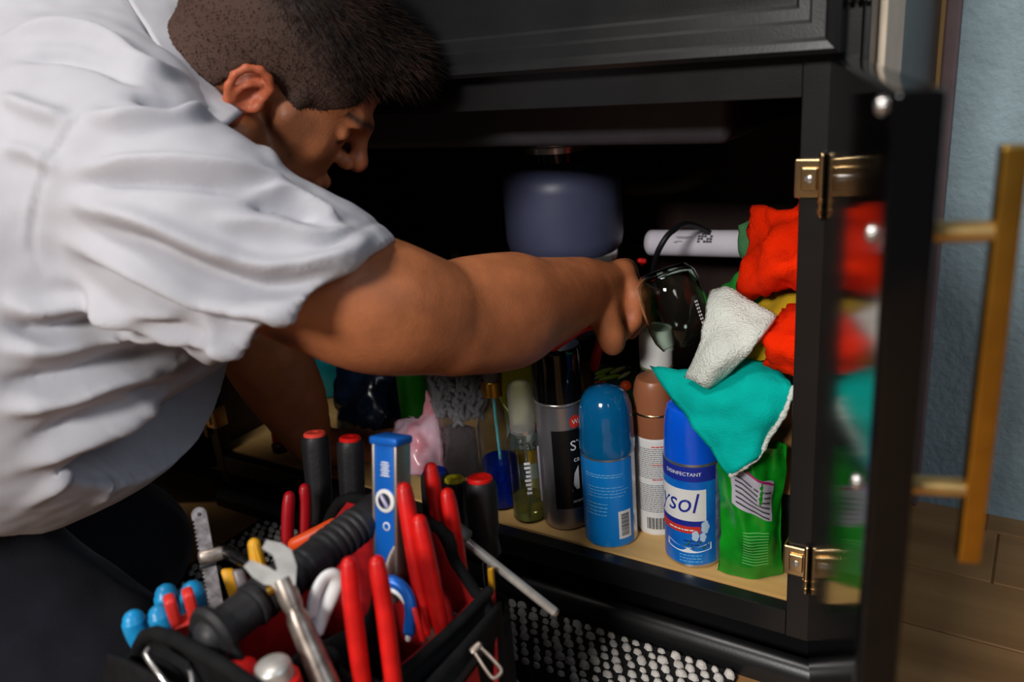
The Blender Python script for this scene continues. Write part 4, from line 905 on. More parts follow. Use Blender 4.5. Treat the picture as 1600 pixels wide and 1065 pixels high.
def pliers(h1, h2, rad, label, m=None, head=0.07, name='pliers', bend=0.004):
    """two grips given as (top, bottom) world points; steel head continues below"""
    m = m or M['red_grip']
    t1, b1 = map(np.asarray, h1); t2, b2 = map(np.asarray, h2); mid = (b1 + b2) / 2; dn = (b1 - t1) / np.linalg.norm(b1 - t1) + (b2 - t2) / np.linalg.norm(b2 - t2); dn /= np.linalg.norm(dn)
    e = empty(name, mid + dn * head, label, 'pliers')
    for t, b, s in ((t1, b1, t1 - t2), (t2, b2, t2 - t1)):
        s = s / (np.linalg.norm(s) + 1e-9)
        pts = cat_rom([t, t + (b - t) * 0.30 + s * bend, t + (b - t) * 0.66 + s * bend * 0.6, b], 6)
        rr = np.interp(np.linspace(0, 1, len(pts)), [0, 0.08, 0.5, 0.9, 1], [0.86, 1, 1.02, 0.95, 0.8]) * rad
        mobj('grip', *tube(pts, rr, 14, 1.0, 1.15), m, e, sharp=60)
        mobj('arm', *tube([b - (b - t) * 0.05, b + (mid - b) * 0.6 + dn * head * 0.3, mid + dn * head * 0.45 - s * 0.003], rad * 0.6, 10, 1.4, 0.8), M['steel'], e, sharp=50)
    mobj('head', *merge(lathe([(0.0, -0.004), (rad * 1.5, -0.004), (rad * 1.5, 0.004), (0, 0.004)], mid + dn * head * 0.45, 18, np.cross(dn, t1 - t2)), tube([mid + dn * head * 0.45, mid + dn * head], [rad * 1.1, rad * 0.5], 10)), M['steel'], e, sharp=40)
    return e
pliers((P(545, 880, .600), P(572, 1110, .606)), (P(589, 878, .606), P(620, 1110, .610)), 0.0062, 'long red handled pliers nearest the camera in the tool bag', bend=0.001, head=0.05)
pliers((P(632, 764, .680), P(668, 985, .680)), (P(655, 814, .672), P(690, 985, .676)), 0.0068, 'red handled pliers crossing in front of the blue level', bend=0.001, head=0.05)
pliers((P(673, 732, .725), P(702, 912, .730)), (P(699, 772, .718), P(724, 925, .726)), 0.0068, 'red handled pliers beside the yellow capped screwdriver', bend=0.001, head=0.05)
pliers((P(452, 774, .800), P(449, 880, .805)), (P(476, 762, .812), P(475, 866, .818)), 0.0056, 'dark red handled pliers left of the coral capped screwdriver', mat('dark red rubber', (176, 14, 26), 0.42, var=0.08), bend=0.001, head=0.06)
pliers((P(300, 922, .665), P(308, 985, .672)), (P(259, 926, .690), P(275, 985, .690)), 0.0092, 'pair of pliers with thick bright blue grips', M['blue_grip'], head=0.06, bend=0.001)
pliers((P(248, 958, .635), P(262, 1010, .640)), (P(208, 966, .640), P(228, 1012, .645)), 0.0082, 'pair of blue gripped pliers half hidden behind the black flap', M['blue_grip'], head=0.06, bend=0.001)
# red clip tool with a split top
e = empty('wire_stripper', P(300, 990, .645), 'small red stripping tool with a split top among blue grips', 'tool')
pa, pb_ = P(283, 946, .640), P(298, 1000, .650); u = (pb_ - pa) / np.linalg.norm(pb_ - pa); w = np.cross(u, CAM - pa); w /= np.linalg.norm(w); d3 = np.cross(u, w)
for s in (-1, 1):
    mobj('grip', *obox(pa + u * 0.002 + w * s * 0.0068, u * 0.026, w * 0.0085, d3 * 0.014, 0.0025), mat('coral red grip', (222, 52, 44), 0.4), e)
mobj('body', *obox(pa + u * 0.030, u * 0.034, w * 0.0225, d3 * 0.013, 0.003), MATS['coral red grip'], e)
mobj('lip', *obox(pa + u * 0.014 - w * 0.004, u * 0.004, w * 0.026, d3 * 0.016, 0.0015), MATS['coral red grip'], e)
# torpedo level
lt, lb = P(611, 690, .690), P(613, 902, .700); u = (lb - lt) / np.linalg.norm(lb - lt)
front = CAM - lt; right = C2W @ np.array([0.86, 0.14, -0.50]); right -= u * right.dot(u); right /= np.linalg.norm(right); nf = np.cross(right, u); nf *= np.sign(nf.dot(front)); Ll = np.linalg.norm(lb - lt)
lev = empty('spirit_level', lb, 'blue torpedo spirit level standing upright in the tool bag', 'spirit level')
M['lev_blue'] = mat('level blue anodised', (18, 100, 196), 0.35, 0.2, var=0.05, scale=20); M['lev_edge'] = mat('milled aluminium', (176, 164, 156), 0.4, 0.9, var=0.06, stretch=(1, 1, 0.1))
Wl, Tl = 0.026, 0.020
mobj('web', *obox(lt + u * Ll / 2, u * Ll, right * (Wl - 0.004), nf * (Tl * 0.90), 0.001), M['lev_blue'], lev)
for s in (-1, 1): mobj('rail', *obox(lt + u * Ll / 2 + right * s * (Wl / 2 - 0.0015), u * Ll, right * 0.003, nf * Tl, 0.001), M['lev_edge'], lev)
mobj('end_cap', *obox(lt - u * 0.002, u * 0.007, right * (Wl + 0.003), nf * (Tl + 0.003), 0.002), M['lev_blue'], lev)
fc = lt + nf * (Tl * 0.45)
def disc(c, r, h, m, nm, hole=0.0, par=None):
    pr = [(max(hole, 0), 0), (r, 0), (r, h), (r * 0.9, h + 0.0006), (hole, h + 0.0006)]
    return mobj(nm, *lathe(pr, c, 28, nf, capped=hole == 0), m, par or lev, sharp=40)
vc = fc + u * 0.0475 + right * 0.001
disc(vc, 0.0098, 0.0012, M['white_plastic'], 'vial_ring', 0.0066)
disc(vc - nf * 0.001, 0.0068, 0.0010, mat('dark vial window', (40, 40, 60), 0.15), 'vial_window')
mobj('vial', *tube([vc + nf * 0.0018 - u * 0.004 - right * 0.003, vc + nf * 0.0018 + u * 0.004 + right * 0.003], 0.0018, 10), mat('vial lilac', (170, 165, 196), 0.2), lev)
vc2 = fc + u * 0.110
disc(vc2, 0.0100, 0.0012, M['white_plastic'], 'vial_ring', 0.0068)
disc(vc2 - nf * 0.001, 0.0069, 0.0010, MATS['dark vial window'], 'vial_window')
lc = fc + u * 0.021 + right * 0.001
mobj('logo', *merge(*[obox(lc + u * (i * 0.0022 - 0.0055) + nf * 0.0004, right * (0.009 if i % 2 else 0.0075), u * 0.0011, nf * 0.0008) for i in range(6)]), M['print_white'], lev)
mobj('emblem', *lathe([(0.0026, 0), (0.0036, 0), (0.0036, 0.0006), (0.0026, 0.0006)], fc + u * 0.069 + right * 0.002, 20, nf, capped=False), M['print_white'], lev)
# silver T-driver leaning out to the right
ta, tb = P(724, 842, .742), P(866, 955, .748); u = (tb - ta) / np.linalg.norm(tb - ta)
e = empty('hex_driver', tb, 'long bare steel rod tool leaning out of the bag to the right', 'tool')
mobj('rod', *tube([ta, tb], 0.0042, 16, cap=None), M['satin'], e, sharp=40)
mobj('tip', *lathe([(0.0042, 0), (0.0042, 0.002), (0.0030, 0.0035), (0, 0.0036)], tb, 16, u), M['steel'], e, sharp=40)
mobj('block', *obox(P(722, 833, .742), u * 0.016, np.array([0.004, -0.004, 0.006]) * 1.8, np.cross(u, [0.004, -0.004, 0.006]) * 1.4, 0.0015), mat('grey metal block', (130, 132, 130), 0.45, 0.6), e)
# open-jaw wrench in front of the handle
wa_, wb_ = P(440, 905, .598), P(512, 1075, .585); u = (wb_ - wa_) / np.linalg.norm(wb_ - wa_)
e = empty('adjustable_wrench', wb_, 'worn steel wrench with an open jaw in front of the black handle', 'wrench')
pts = [wa_ + u * t for t in (0, .012, .020, .024, .030, .036, .060, .085)]
mobj('shaft', *tube(pts, [.0072, .0078, .0072, .0062, .0082, .0084, .0090, .0094], 20, cap=None), M['steel'], e, sharp=45)
w = np.cross(u, CAM - wa_); w /= np.linalg.norm(w); d3 = np.cross(w, u)
if (W2C @ w)[0] < 0: w = -w
jaw = []
def jawpoly(pts, t0, t1):
    n = len(pts); V = [wa_ + w * x - u * y + d3 * t0 for x, y in pts] + [wa_ + w * x - u * y + d3 * t1 for x, y in pts]
    return np.array(V), [tuple(range(n)), tuple(range(2 * n - 1, n - 1, -1))] + [(i, i + n, (i + 1) % n + n, (i + 1) % n) for i in range(n)]
mobj('fixed_jaw', *jawpoly([(-0.006, -0.006), (0.007, -0.008), (0.013, 0.004), (0.014, 0.016), (0.009, 0.024), (0.001, 0.030), (-0.004, 0.026), (0.001, 0.018), (0.000, 0.008), (-0.009, 0.004)], -0.0045, 0.0045), M['satin'], e, smooth=False)
mobj('moving_jaw', *jawpoly([(-0.007, -0.001), (-0.001, 0.006), (-0.005, 0.012), (-0.014, 0.022), (-0.020, 0.020), (-0.017, 0.010), (-0.012, 0.002)], -0.004, 0.004), M['satin'], e, smooth=False)
mobj('knurl', *lathe([(0.0, -0.006), (0.004, -0.006), (0.0046, 0), (0.004, 0.006), (0, 0.006)], wa_ - w * 0.006 - u * -0.003 + d3 * -0.003, 16, w), M['brass'], e, sharp=40)
# steel saw strip on the left
sa, sb_ = P(311, 803, .720), P(338, 950, .715); u = (sb_ - sa) / np.linalg.norm(sb_ - sa); Ls = np.linalg.norm(sb_ - sa); right = C2W @ np.array([0.95, 0.1, 0.3]); right -= u * right.dot(u); right /= np.linalg.norm(right); nf = np.cross(u, right)
M['strip'] = mat('paint flecked steel', (168, 162, 166), 0.45, 0.5, rgb2=(104, 98, 98), scale=130)
e = empty('drywall_saw', sb_, 'paint flecked steel saw strip with a hole at its top, standing upright', 'saw')
hw = 0.0062
nst = 22; ol = [(hw * math.cos(t), -hw * 0.9 * math.sin(t)) for t in np.linspace(0, math.pi, 9)][::-1]
ol = [(hw, 0.0)] + [(hw * math.cos(t), -hw * math.sin(t)) for t in np.linspace(0.3, math.pi - 0.3, 6)] + [(-hw, 0.0)]
for i in range(nst):
    y = 0.004 + i * (Ls - 0.004) / nst; ol += [(-hw, y), (-hw + 0.0020, y + 0.0012), (-hw, y + 0.0030)]
ol += [(-hw, Ls), (hw, Ls)]
n = len(ol); V = [sa + right * x + u * y + nf * 0.0012 for x, y in ol] + [sa + right * x + u * y - nf * 0.0012 for x, y in ol]
mobj('blade', V, [tuple(range(n)), tuple(range(2 * n - 1, n - 1, -1))] + [(i, i + n, (i + 1) % n + n, (i + 1) % n) for i in range(n)], M['strip'], e, smooth=False)
mobj('rivet_hole', *lathe([(0, 0), (0.0017, 0), (0.0017, 0.0006), (0, 0.0006)], sa - nf * np.sign(nf.dot(sa - CAM)) * 0.0014, 14, -nf * np.sign(nf.dot(sa - CAM))), M['print_dark'], e)
mobj('blade_stop', *obox(sa + u * 0.037 + right * 0.004, right * 0.022, u * 0.012, nf * 0.009, 0.003), M['steel'], e)
mobj('black_band', *obox(sa + u * 0.044, right * 0.0145, u * 0.004, nf * 0.0055, 0.001), M['black_grip'], e)
# dark bar and yellow/grey knife next to it
e = empty('utility_knife', P(385, 945, .70), 'yellow and grey utility knife with a black top beside the saw', 'knife')
mobj('black_bar', *tube([P(352, 862, .725), P(372, 872, .712), P(392, 884, .700)], 0.0068, 12, 1.0, 0.8), M['black_plastic'], e)
mobj('handle', *obox(P(365, 918, .705), P(372, 945, .705) - P(352, 885, .705), C2W @ np.array([0.011, 0, 0.003]), C2W @ np.array([-0.002, 0, 0.009]), 0.003), M['amber'], e)
mobj('grip_plate', *obox(P(380, 915, .700), P(388, 940, .700) - P(372, 888, .700), C2W @ np.array([0.010, 0, 0.003]), C2W @ np.array([-0.002, 0, 0.009]), 0.003), mat('grey grip plate', (132, 124, 126), 0.45, 0.4), e)
e = empty('marker', P(410, 900, .67), 'slim amber yellow plastic handle behind the open jaw', 'tool')
mobj('barrel', *tube([P(397, 850, .668), P(401, 872, .668), P(412, 905, .668)], [0.0052, 0.0058, 0.0058], 14), M['amber'], e)
mobj('clip', *tube([P(400, 853, .660), P(408, 880, .660)], 0.0012, 8), M['amber'], e)
# orange handle lying behind the ribbed handle
e = empty('scraper', P(490, 845, .775), 'orange plastic scraper handle lying behind the ribbed handle', 'scraper')
mobj('handle', *tube([P(462, 850, .775), P(490, 838, .775), P(522, 820, .780)], [0.0075, 0.0085, 0.0075], 14, 1.0, 0.7), M['orange'], e)
mobj('blade', *obox(P(532, 815, .782), C2W @ np.array([0.012, -0.008, 0.0]), C2W @ np.array([0.007, 0.012, 0.0]), C2W @ np.array([0, 0, 0.0015])), M['steel'], e)
# white folded plastic loop
lp = [P(488, 958, .615), P(492, 930, .615), P(506, 904, .618), P(520, 897, .620), P(525, 908, .622), P(518, 930, .620), P(504, 960, .618), P(494, 985, .615)]
e = empty('cable_tie_loop', P(494, 985, .615), 'white plastic loop standing beside the wrench', 'loop')
mobj('loop', *tube(cat_rom(lp, 6), 0.0038, 12, 1.0, 1.5), mat('white nylon', (220, 220, 220), 0.5, var=0.05), e, sharp=60)
V, Fc = sheet([[P(490, 955, .618), P(500, 930, .620), P(518, 905, .624)], [P(496, 980, .620), P(506, 955, .622), P(520, 925, .626)]], 4)
o = mobj('web', V, Fc, mat('grey lilac film', (160, 158, 170), 0.45, var=0.06), e); solid(o, 0.002)
# red ball grip, silver capped grip, wooden knob near the bottom edge
ca_ = P(375, 1052, .575); dn = np.array([0.05, 0.05, -1.0]); dn /= np.linalg.norm(dn)
e = empty('awl', ca_ + dn * 0.08, 'tool with a round red knob handle at the near end of the bag', 'tool')
mobj('knob', *lathe([(0, 0.0), (0.007, 0.001), (0.0125, 0.006), (0.0145, 0.014), (0.012, 0.024), (0.007, 0.034), (0.006, 0.045)], ca_ - dn * 0.010, 28, dn), M['red_grip'], e, sharp=60)
mobj('shaft', *tube([ca_ + dn * 0.03, ca_ + dn * 0.08], 0.0028, 10), M['steel'], e)
ca_ = P(424, 1036, .560)
e = empty('nut_driver', ca_ + dn * 0.09, 'tool with a silver end cap over a red collar', 'tool')
mobj('cap', *lathe([(0, -0.0015), (0.008, -0.001), (0.0115, 0.001), (0.0125, 0.004), (0.0125, 0.015)], ca_, 32, dn), M['satin'], e, sharp=50)
mobj('collar', *lathe([(0.0125, 0.012), (0.0155, 0.014), (0.0160, 0.022), (0.0145, 0.040), (0.010, 0.06)], ca_, 32, dn), M['red_grip'], e, sharp=50)
mobj('shaft', *tube([ca_ + dn * 0.055, ca_ + dn * 0.09], 0.003, 10), M['steel'], e)
ca_ = P(502, 1064, .592)
e = empty('file_handle', ca_ + dn * 0.09, 'pale wooden handle end at the bottom edge beside the wrench', 'tool')
mobj('handle', *lathe([(0, -0.001), (0.007, 0.0), (0.0115, 0.004), (0.0125, 0.012), (0.0105, 0.04), (0.008, 0.06)], ca_, 28, dn), mat('pale wood', (206, 164, 112), 0.5, var=0.1, stretch=(1, 1, 0.2)), e, sharp=60)
mobj('ferrule', *tube([ca_ + dn * 0.058, ca_ + dn * 0.07], 0.008, 16), M['brass'], e)
mobj('tang', *tube([ca_ + dn * 0.068, ca_ + dn * 0.09], 0.003, 8), M['steel'], e)
# blue curved handle loop behind the red pliers
lp = [P(600, 905, .675), P(622, 912, .672), P(637, 930, .670), P(642, 955, .668), P(640, 985, .668)]
e = empty('snips', P(640, 985, .668), 'blue handled snips half hidden behind the long red pliers', 'tool')
mobj('blue_handle', *tube(cat_rom(lp, 6), 0.0052, 12), M['lev_blue'], e, sharp=60)
mobj('white_edge', *tube(cat_rom([q_ + C2W @ np.array([-0.001, 0.006, -0.002]) for q_ in lp], 6), 0.0022, 10), M['white_plastic'], e)
mobj('blade', *tube(cat_rom([P(625, 850, .69), P(612, 875, .685), P(608, 905, .68), P(618, 935, .68)], 5), 0.0036, 10, 1.6, 0.6), M['steel'], e)
V, Fc = sheet([[P(618, 840, .71), P(634, 838, .712), P(648, 845, .715)], [P(614, 870, .705), P(632, 872, .70), P(650, 880, .705)], [P(618, 910, .70), P(636, 918, .695), P(652, 925, .70)]], 5)
o = mobj('pouch', V, Fc, mat('dark red leather', (60, 18, 14), 0.35), e); solid(o, 0.003)
e = empty('pencil', P(662, 1010, .665), 'short flat red pencil stub beside the red plier handles', 'pencil')
mobj('shaft', *obox(P(654, 975, .66), P(661, 1000, .66) - P(648, 948, .66), C2W @ np.array([0.0045, 0, 0]), C2W @ np.array([0, 0, 0.004]), 0.001), M['red_grip'], e)
mobj('lead', *tube([P(661, 1000, .66), P(662, 1006, .66)], [0.0015, 0.0006], 8), M['print_dark'], e)
# ================================================================== the kneeling man
class SDF:
    def __init__(s): s.ops = []
    def cone(s, a, b, ra, rb, k=0.012, op='u'):
        a, b = np.asarray(a, float), np.asarray(b, float); s.ops.append(('c', op, k, (a, b, ra, rb), (a + b) / 2, np.linalg.norm(b - a) / 2 + max(ra, rb))); return s
    def chain(s, pts, k=0.012):
        if len(pts) > 2:
            q = cat_rom([[*p, r] for p, r in pts], 4); pts = [(a[:3], a[3]) for a in q]; k = min(k, 0.008)
        for (a, ra), (b, rb) in zip(pts[:-1], pts[1:]): s.cone(a, b, ra, rb, k)
        return s
    def ell(s, c, ax, rad, k=0.012, op='u'):
        """ellipsoid: centre, 3x3 rows of unit axes, radii"""
        s.ops.append(('e', op, k, (np.asarray(c, float), np.asarray(ax, float), np.asarray(rad, float)), np.asarray(c, float), max(rad))); return s
    def __call__(s, Pn, ops=None):
        d = np.full(len(Pn), 1.0, np.float32)
        for (t, op, k, pr, bc, br) in (s.ops if ops is None else ops):
            if t == 'c':
                a, b, ra, rb = pr; ba = b - a; L2 = ba.dot(ba) + 1e-12
                pa = Pn - a.astype(np.float32); h = np.clip(pa @ ba.astype(np.float32) / L2, 0, 1); q = pa - h[:, None] * ba.astype(np.float32)
                v = np.sqrt(np.einsum('ij,ij->i', q, q)) - (ra + (rb - ra) * h)
            else:
                c, ax, rad = pr; q = (Pn - c.astype(np.float32)) @ ax.T.astype(np.float32)
                k0 = np.sqrt((((q / rad) ** 2).sum(1))); k1 = np.sqrt(((q / rad ** 2) ** 2).sum(1)) + 1e-9; v = k0 * (k0 - 1) / k1
            if op == 'u':
                h = np.clip(0.5 + 0.5 * (d - v) / k, 0, 1); d = d + (v - d) * h - k * h * (1 - h)
            else:
                h = np.clip(0.5 - 0.5 * (d + v) / k, 0, 1); d = d + (-v - d) * h + k * h * (1 - h)
            d = d.astype(np.float32)
        return d
    def bounds(s):
        lo = np.min([o[4] - o[5] for o in s.ops if o[1] == 'u'], axis=0) - 0.02; hi = np.max([o[4] + o[5] for o in s.ops if o[1] == 'u'], axis=0) + 0.02
        return lo, hi
def surface(f, vox, extra=None, lo=None, hi=None, B=16):
    """surface nets over a sparse block grid; extra(points, d) may cut or offset the field"""
    l0, h0 = f.bounds(); lo = l0 if lo is None else np.maximum(l0, lo); hi = h0 if hi is None else np.minimum(h0, hi)
    nb = np.ceil((hi - lo) / (vox * B)).astype(int); n = nb * B
    D = np.empty(tuple(n), np.float32)
    ext = extra or (lambda p, d: d)
    g = np.stack(np.meshgrid(*[np.arange(B)] * 3, indexing='ij'), -1).reshape(-1, 3)
    bi = np.stack(np.meshgrid(*[np.arange(q) for q in nb], indexing='ij'), -1).reshape(-1, 3)
    cen = (lo + (bi * B + (B - 1) / 2) * vox).astype(np.float32); dc_ = f(cen); rad = vox * B * 0.9
    oc_ = np.array([o[4] for o in f.ops]); orr = np.array([o[5] for o in f.ops]); kk = np.array([o[2] for o in f.ops])
    for b, c, d0 in zip(bi, cen, dc_):
        sl = tuple(slice(b[i] * B, b[i] * B + B) for i in range(3))
        if abs(d0) > rad + 0.03: D[sl] = 1.0 if d0 > 0 else -1.0; continue
        near = np.linalg.norm(oc_ - c, axis=1) - orr < rad + 2.5 * kk + 0.03
        ops = [o for o, m_ in zip(f.ops, near) if m_]
        if not ops: D[sl] = 1.0; continue
        p = (lo + (b * B + g) * vox).astype(np.float32)
        D[sl] = ext(p, f(p, ops)).reshape(B, B, B)
    D[0] = D[-1] = 1; D[:, 0] = D[:, -1] = 1; D[:, :, 0] = D[:, :, -1] = 1
    S = D < 0
    c8 = np.zeros(tuple(n - 1), np.int8)
    for i in (0, 1):
        for j in (0, 1):
            for k in (0, 1): c8 += S[i:n[0] - 1 + i, j:n[1] - 1 + j, k:n[2] - 1 + k]
    act = np.argwhere((c8 > 0) & (c8 < 8)); idx = np.full(tuple(n - 1), -1, np.int32); idx[tuple(act.T)] = np.arange(len(act))
    pos = np.zeros((len(act), 3)); cnt = np.zeros(len(act))
    cor = [(i, j, k) for i in (0, 1) for j in (0, 1) for k in (0, 1)]
    for a in cor:
        for ax in range(3):
            if a[ax]: continue
            b = list(a); b[ax] = 1
            va = D[tuple((act + a).T)]; vb = D[tuple((act + b).T)]; cr = (va < 0) != (vb < 0)
            t = np.where(cr, va / np.where(cr, va - vb, 1), 0); t = np.clip(t, 0.02, 0.98)
            p = np.array(a, float) + np.zeros((len(act), 3)); p[:, ax] = t
            pos += p * cr[:, None]; cnt += cr
    V = lo + (act + pos / cnt[:, None]) * vox
    Fs = []
    for ax in range(3):
        o1, o2 = [(1, 2), (2, 0), (0, 1)][ax]
        sl0 = [slice(1, n[i] - 1) for i in range(3)]; sl0[ax] = slice(0, n[ax] - 1); sl1 = list(sl0); sl1[ax] = slice(1, n[ax])
        s0, s1 = S[tuple(sl0)], S[tuple(sl1)]; e_ = np.argwhere(s0 != s1); off = np.array([1, 1, 1]); off[ax] = 0; e_ = e_ + off
        flip = S[tuple(e_.T)]
        def cell(a, b):
            q = e_.copy(); q[:, o1] -= a; q[:, o2] -= b; return idx[tuple(q.T)]
        q = np.stack([cell(1, 1), cell(0, 1), cell(0, 0), cell(1, 0)], 1)
        q[~flip] = q[~flip][:, ::-1]; Fs.append(q[(q >= 0).all(1)])
    return V, np.vstack(Fs)
def vnormals(V, Fq):
    a, b, c, d = (V[Fq[:, i]] for i in range(4)); n = np.cross(c - a, d - b); N = np.zeros_like(V)
    for i in range(4): np.add.at(N, Fq[:, i], n)
    return N / (np.linalg.norm(N, axis=1)[:, None] + 1e-12)
def relax(V, Fq, it=2, lam=0.5):
    e_ = np.vstack([Fq[:, [i, (i + 1) % 4]] for i in range(4)])
    for _ in range(it):
        A_ = np.zeros_like(V); n = np.zeros(len(V))
        np.add.at(A_, e_[:, 0], V[e_[:, 1]]); np.add.at(n, e_[:, 0], 1); np.add.at(A_, e_[:, 1], V[e_[:, 0]]); np.add.at(n, e_[:, 1], 1)
        V = V + lam * (A_ / n[:, None] - V)
    return V
def qmesh(name, V, Fq, m, parent, attrs=None):
    off = np.array(parent.location) if parent else 0
    me = bpy.data.meshes.new(name); me.vertices.add(len(V)); me.vertices.foreach_set('co', (V - off).astype(np.float32).ravel())
    me.loops.add(len(Fq) * 4); me.loops.foreach_set('vertex_index', Fq.astype(np.int32).ravel())
    me.polygons.add(len(Fq)); me.polygons.foreach_set('loop_start', np.arange(0, len(Fq) * 4, 4, dtype=np.int32))
    me.update(calc_edges=True); me.polygons.foreach_set('use_smooth', [True] * len(Fq)); me.materials.append(m)
    for k_, v in (attrs or {}).items():
        a = me.attributes.new(k_, 'FLOAT', 'POINT'); a.data.foreach_set('value', np.clip(v, 0, 1).astype(np.float32))
    o = bpy.data.objects.new(name, me); return link(o, parent)

man = empty('person', (-0.95, -0.50, 0.0), 'kneeling man in a white short sleeved shirt reaching into the cabinet', 'person')

# ---- head frame
def cdir(x, y, z): v = C2W @ np.array([x, y, z], float); return v / np.linalg.norm(v)
pitch = math.radians(34)
Fh = cdir(math.cos(pitch) * 0.917, math.sin(pitch) * 0.917, 0.40); Uh = cdir(math.sin(pitch), -math.cos(pitch), -0.20); Uh = Uh - Fh * Uh.dot(Fh); Uh /= np.linalg.norm(Uh)
Rh = np.cross(Fh, Uh)
EAR = P(404, 156, 0.775); Oh = EAR - Rh * 0.074
AXH = np.stack([Fh, Uh, Rh])
def hp(f, u, r=0.0): return Oh + Fh * f + Uh * u + Rh * r
NB_ = P(285, 185, 0.850)                      # base of the neck

body = SDF()
# torso core under the shirt
Lt = cdir(-0.49, 0.02, 0.87)                 # to his left
body.cone(P(200, 260, .80), P(200, 260, .80) + Lt * 0.20, 0.085, 0.085, 0.05)
body.cone(P(120, 340, .83), P(-220, 700, .83), 0.12, 0.12, 0.05)
body.cone(NB_ - Fh * 0.0, hp(-0.045, -0.03), 0.066, 0.060, 0.03)
body.cone(P(240, 250, .80), hp(-0.05, -0.07), 0.05, 0.055, 0.05)
# skull and face
body.ell(hp(-0.012, 0.058), AXH, (0.098, 0.084, 0.077), 0.01)
body.ell(hp(0.040, 0.052), AXH, (0.058, 0.062, 0.064), 0.02)
body.ell(hp(0.050, -0.022), AXH, (0.046, 0.072, 0.054), 0.02)
for s in (-1, 1):
    body.cone(hp(0.004, -0.040, s * 0.058), hp(0.074, -0.098, s * 0.018), 0.017, 0.018, 0.025)
    body.cone(hp(0.062, -0.006, s * 0.044), hp(0.030, 0.002, s * 0.062), 0.018, 0.012, 0.02)
    body.cone(hp(0.088, 0.036, s * 0.038), hp(0.099, 0.034, s * 0.010), 0.0085, 0.010, 0.014)
body.ell(hp(0.084, -0.100), AXH, (0.020, 0.018, 0.022), 0.02)
for s in (-1, 1): body.ell(hp(0.101, 0.016, s * 0.031), AXH, (0.016, 0.012, 0.017), 0.010, 's')
for s in (-1, 1):
    body.ell(hp(0.0765, 0.016, s * 0.031), AXH, (0.0120, 0.0120, 0.0130), 0.006)
    body.cone(hp(0.0870, 0.0180, s * 0.022), hp(0.0845, 0.0165, s * 0.041), 0.0035, 0.0030, 0.008)
body.cone(hp(0.097, 0.032), hp(0.116, 0.002), 0.0075, 0.0090, 0.012)
body.ell(hp(0.116, -0.002), AXH, (0.0115, 0.0105, 0.0115), 0.006)
for s in (-1, 1): body.ell(hp(0.104, -0.007, s * 0.012), AXH, (0.011, 0.0085, 0.0075), 0.005)
for s in (-1, 1): body.ell(hp(0.109, -0.0155, s * 0.007), AXH, (0.006, 0.004, 0.0035), 0.003, 's')
body.cone(hp(0.093, -0.042, -0.018), hp(0.099, -0.040, 0.0), 0.006, 0.0075, 0.006); body.cone(hp(0.099, -0.040, 0.0), hp(0.093, -0.042, 0.018), 0.0075, 0.006, 0.006)
body.cone(hp(0.092, -0.056, -0.016), hp(0.097, -0.057, 0.0), 0.006, 0.008, 0.006); body.cone(hp(0.097, -0.057, 0.0), hp(0.092, -0.056, 0.016), 0.008, 0.006, 0.006)
# ears: dished shell with a rolled rim and lobe
for s in (-1, 1):
    def ep(f, u, r): return hp(-0.010 + (f + 0.010) * 0.84, u * 0.80 - 0.005, s * (0.074 + (r - 0.074) * 0.85))
    body.ell(ep(-0.012, 0.006, 0.079), AXH, (0.016, 0.023, 0.0075), 0.006)
    body.ell(ep(-0.006, 0.006, 0.0885), AXH, (0.0105, 0.015, 0.0080), 0.004, 's')
    rim = [(0.006, 0.014, 0.080), (0.006, 0.026, 0.084), (-0.002, 0.035, 0.088), (-0.014, 0.037, 0.091), (-0.026, 0.030, 0.094), (-0.032, 0.016, 0.095), (-0.031, 0.001, 0.092), (-0.024, -0.014, 0.087), (-0.014, -0.025, 0.081)]
    for i in range(len(rim) - 1): body.cone(ep(*rim[i]), ep(*rim[i + 1]), 0.0037, 0.0037, 0.003)
    body.ell(ep(-0.010, -0.027, 0.080), AXH, (0.0080, 0.0085, 0.0045), 0.005)
    body.ell(ep(0.005, 0.000, 0.081), AXH, (0.005, 0.007, 0.005), 0.004)
    an = [(-0.020, -0.012, 0.086), (-0.021, 0.004, 0.089), (-0.015, 0.016, 0.088), (-0.006, 0.022, 0.085)]
    for i in range(3): body.cone(ep(*an[i]), ep(*an[i + 1]), 0.0027, 0.0027, 0.004)
# right arm
arm = [(P(280, 335, .720), .054), (P(430, 415, .726), .057), (P(560, 468, .744), .0595), (P(620, 484, .758), .0565), (P(690, 497, .793), .0500)]
body.chain(arm, 0.02)
body.chain([(P(686, 498, .792), .047), (P(775, 489, .845), .0540), (P(830, 477, .885), .0485), (P(885, 461, .935), .0400), (P(920, 449, .970), .0325)], 0.02)
body.cone(P(720, 528, .800), P(800, 512, .850), .026, .030, 0.03)          # outer forearm muscle
body.cone(P(735, 452, .815), P(800, 444, .855), .022, .022, 0.03)
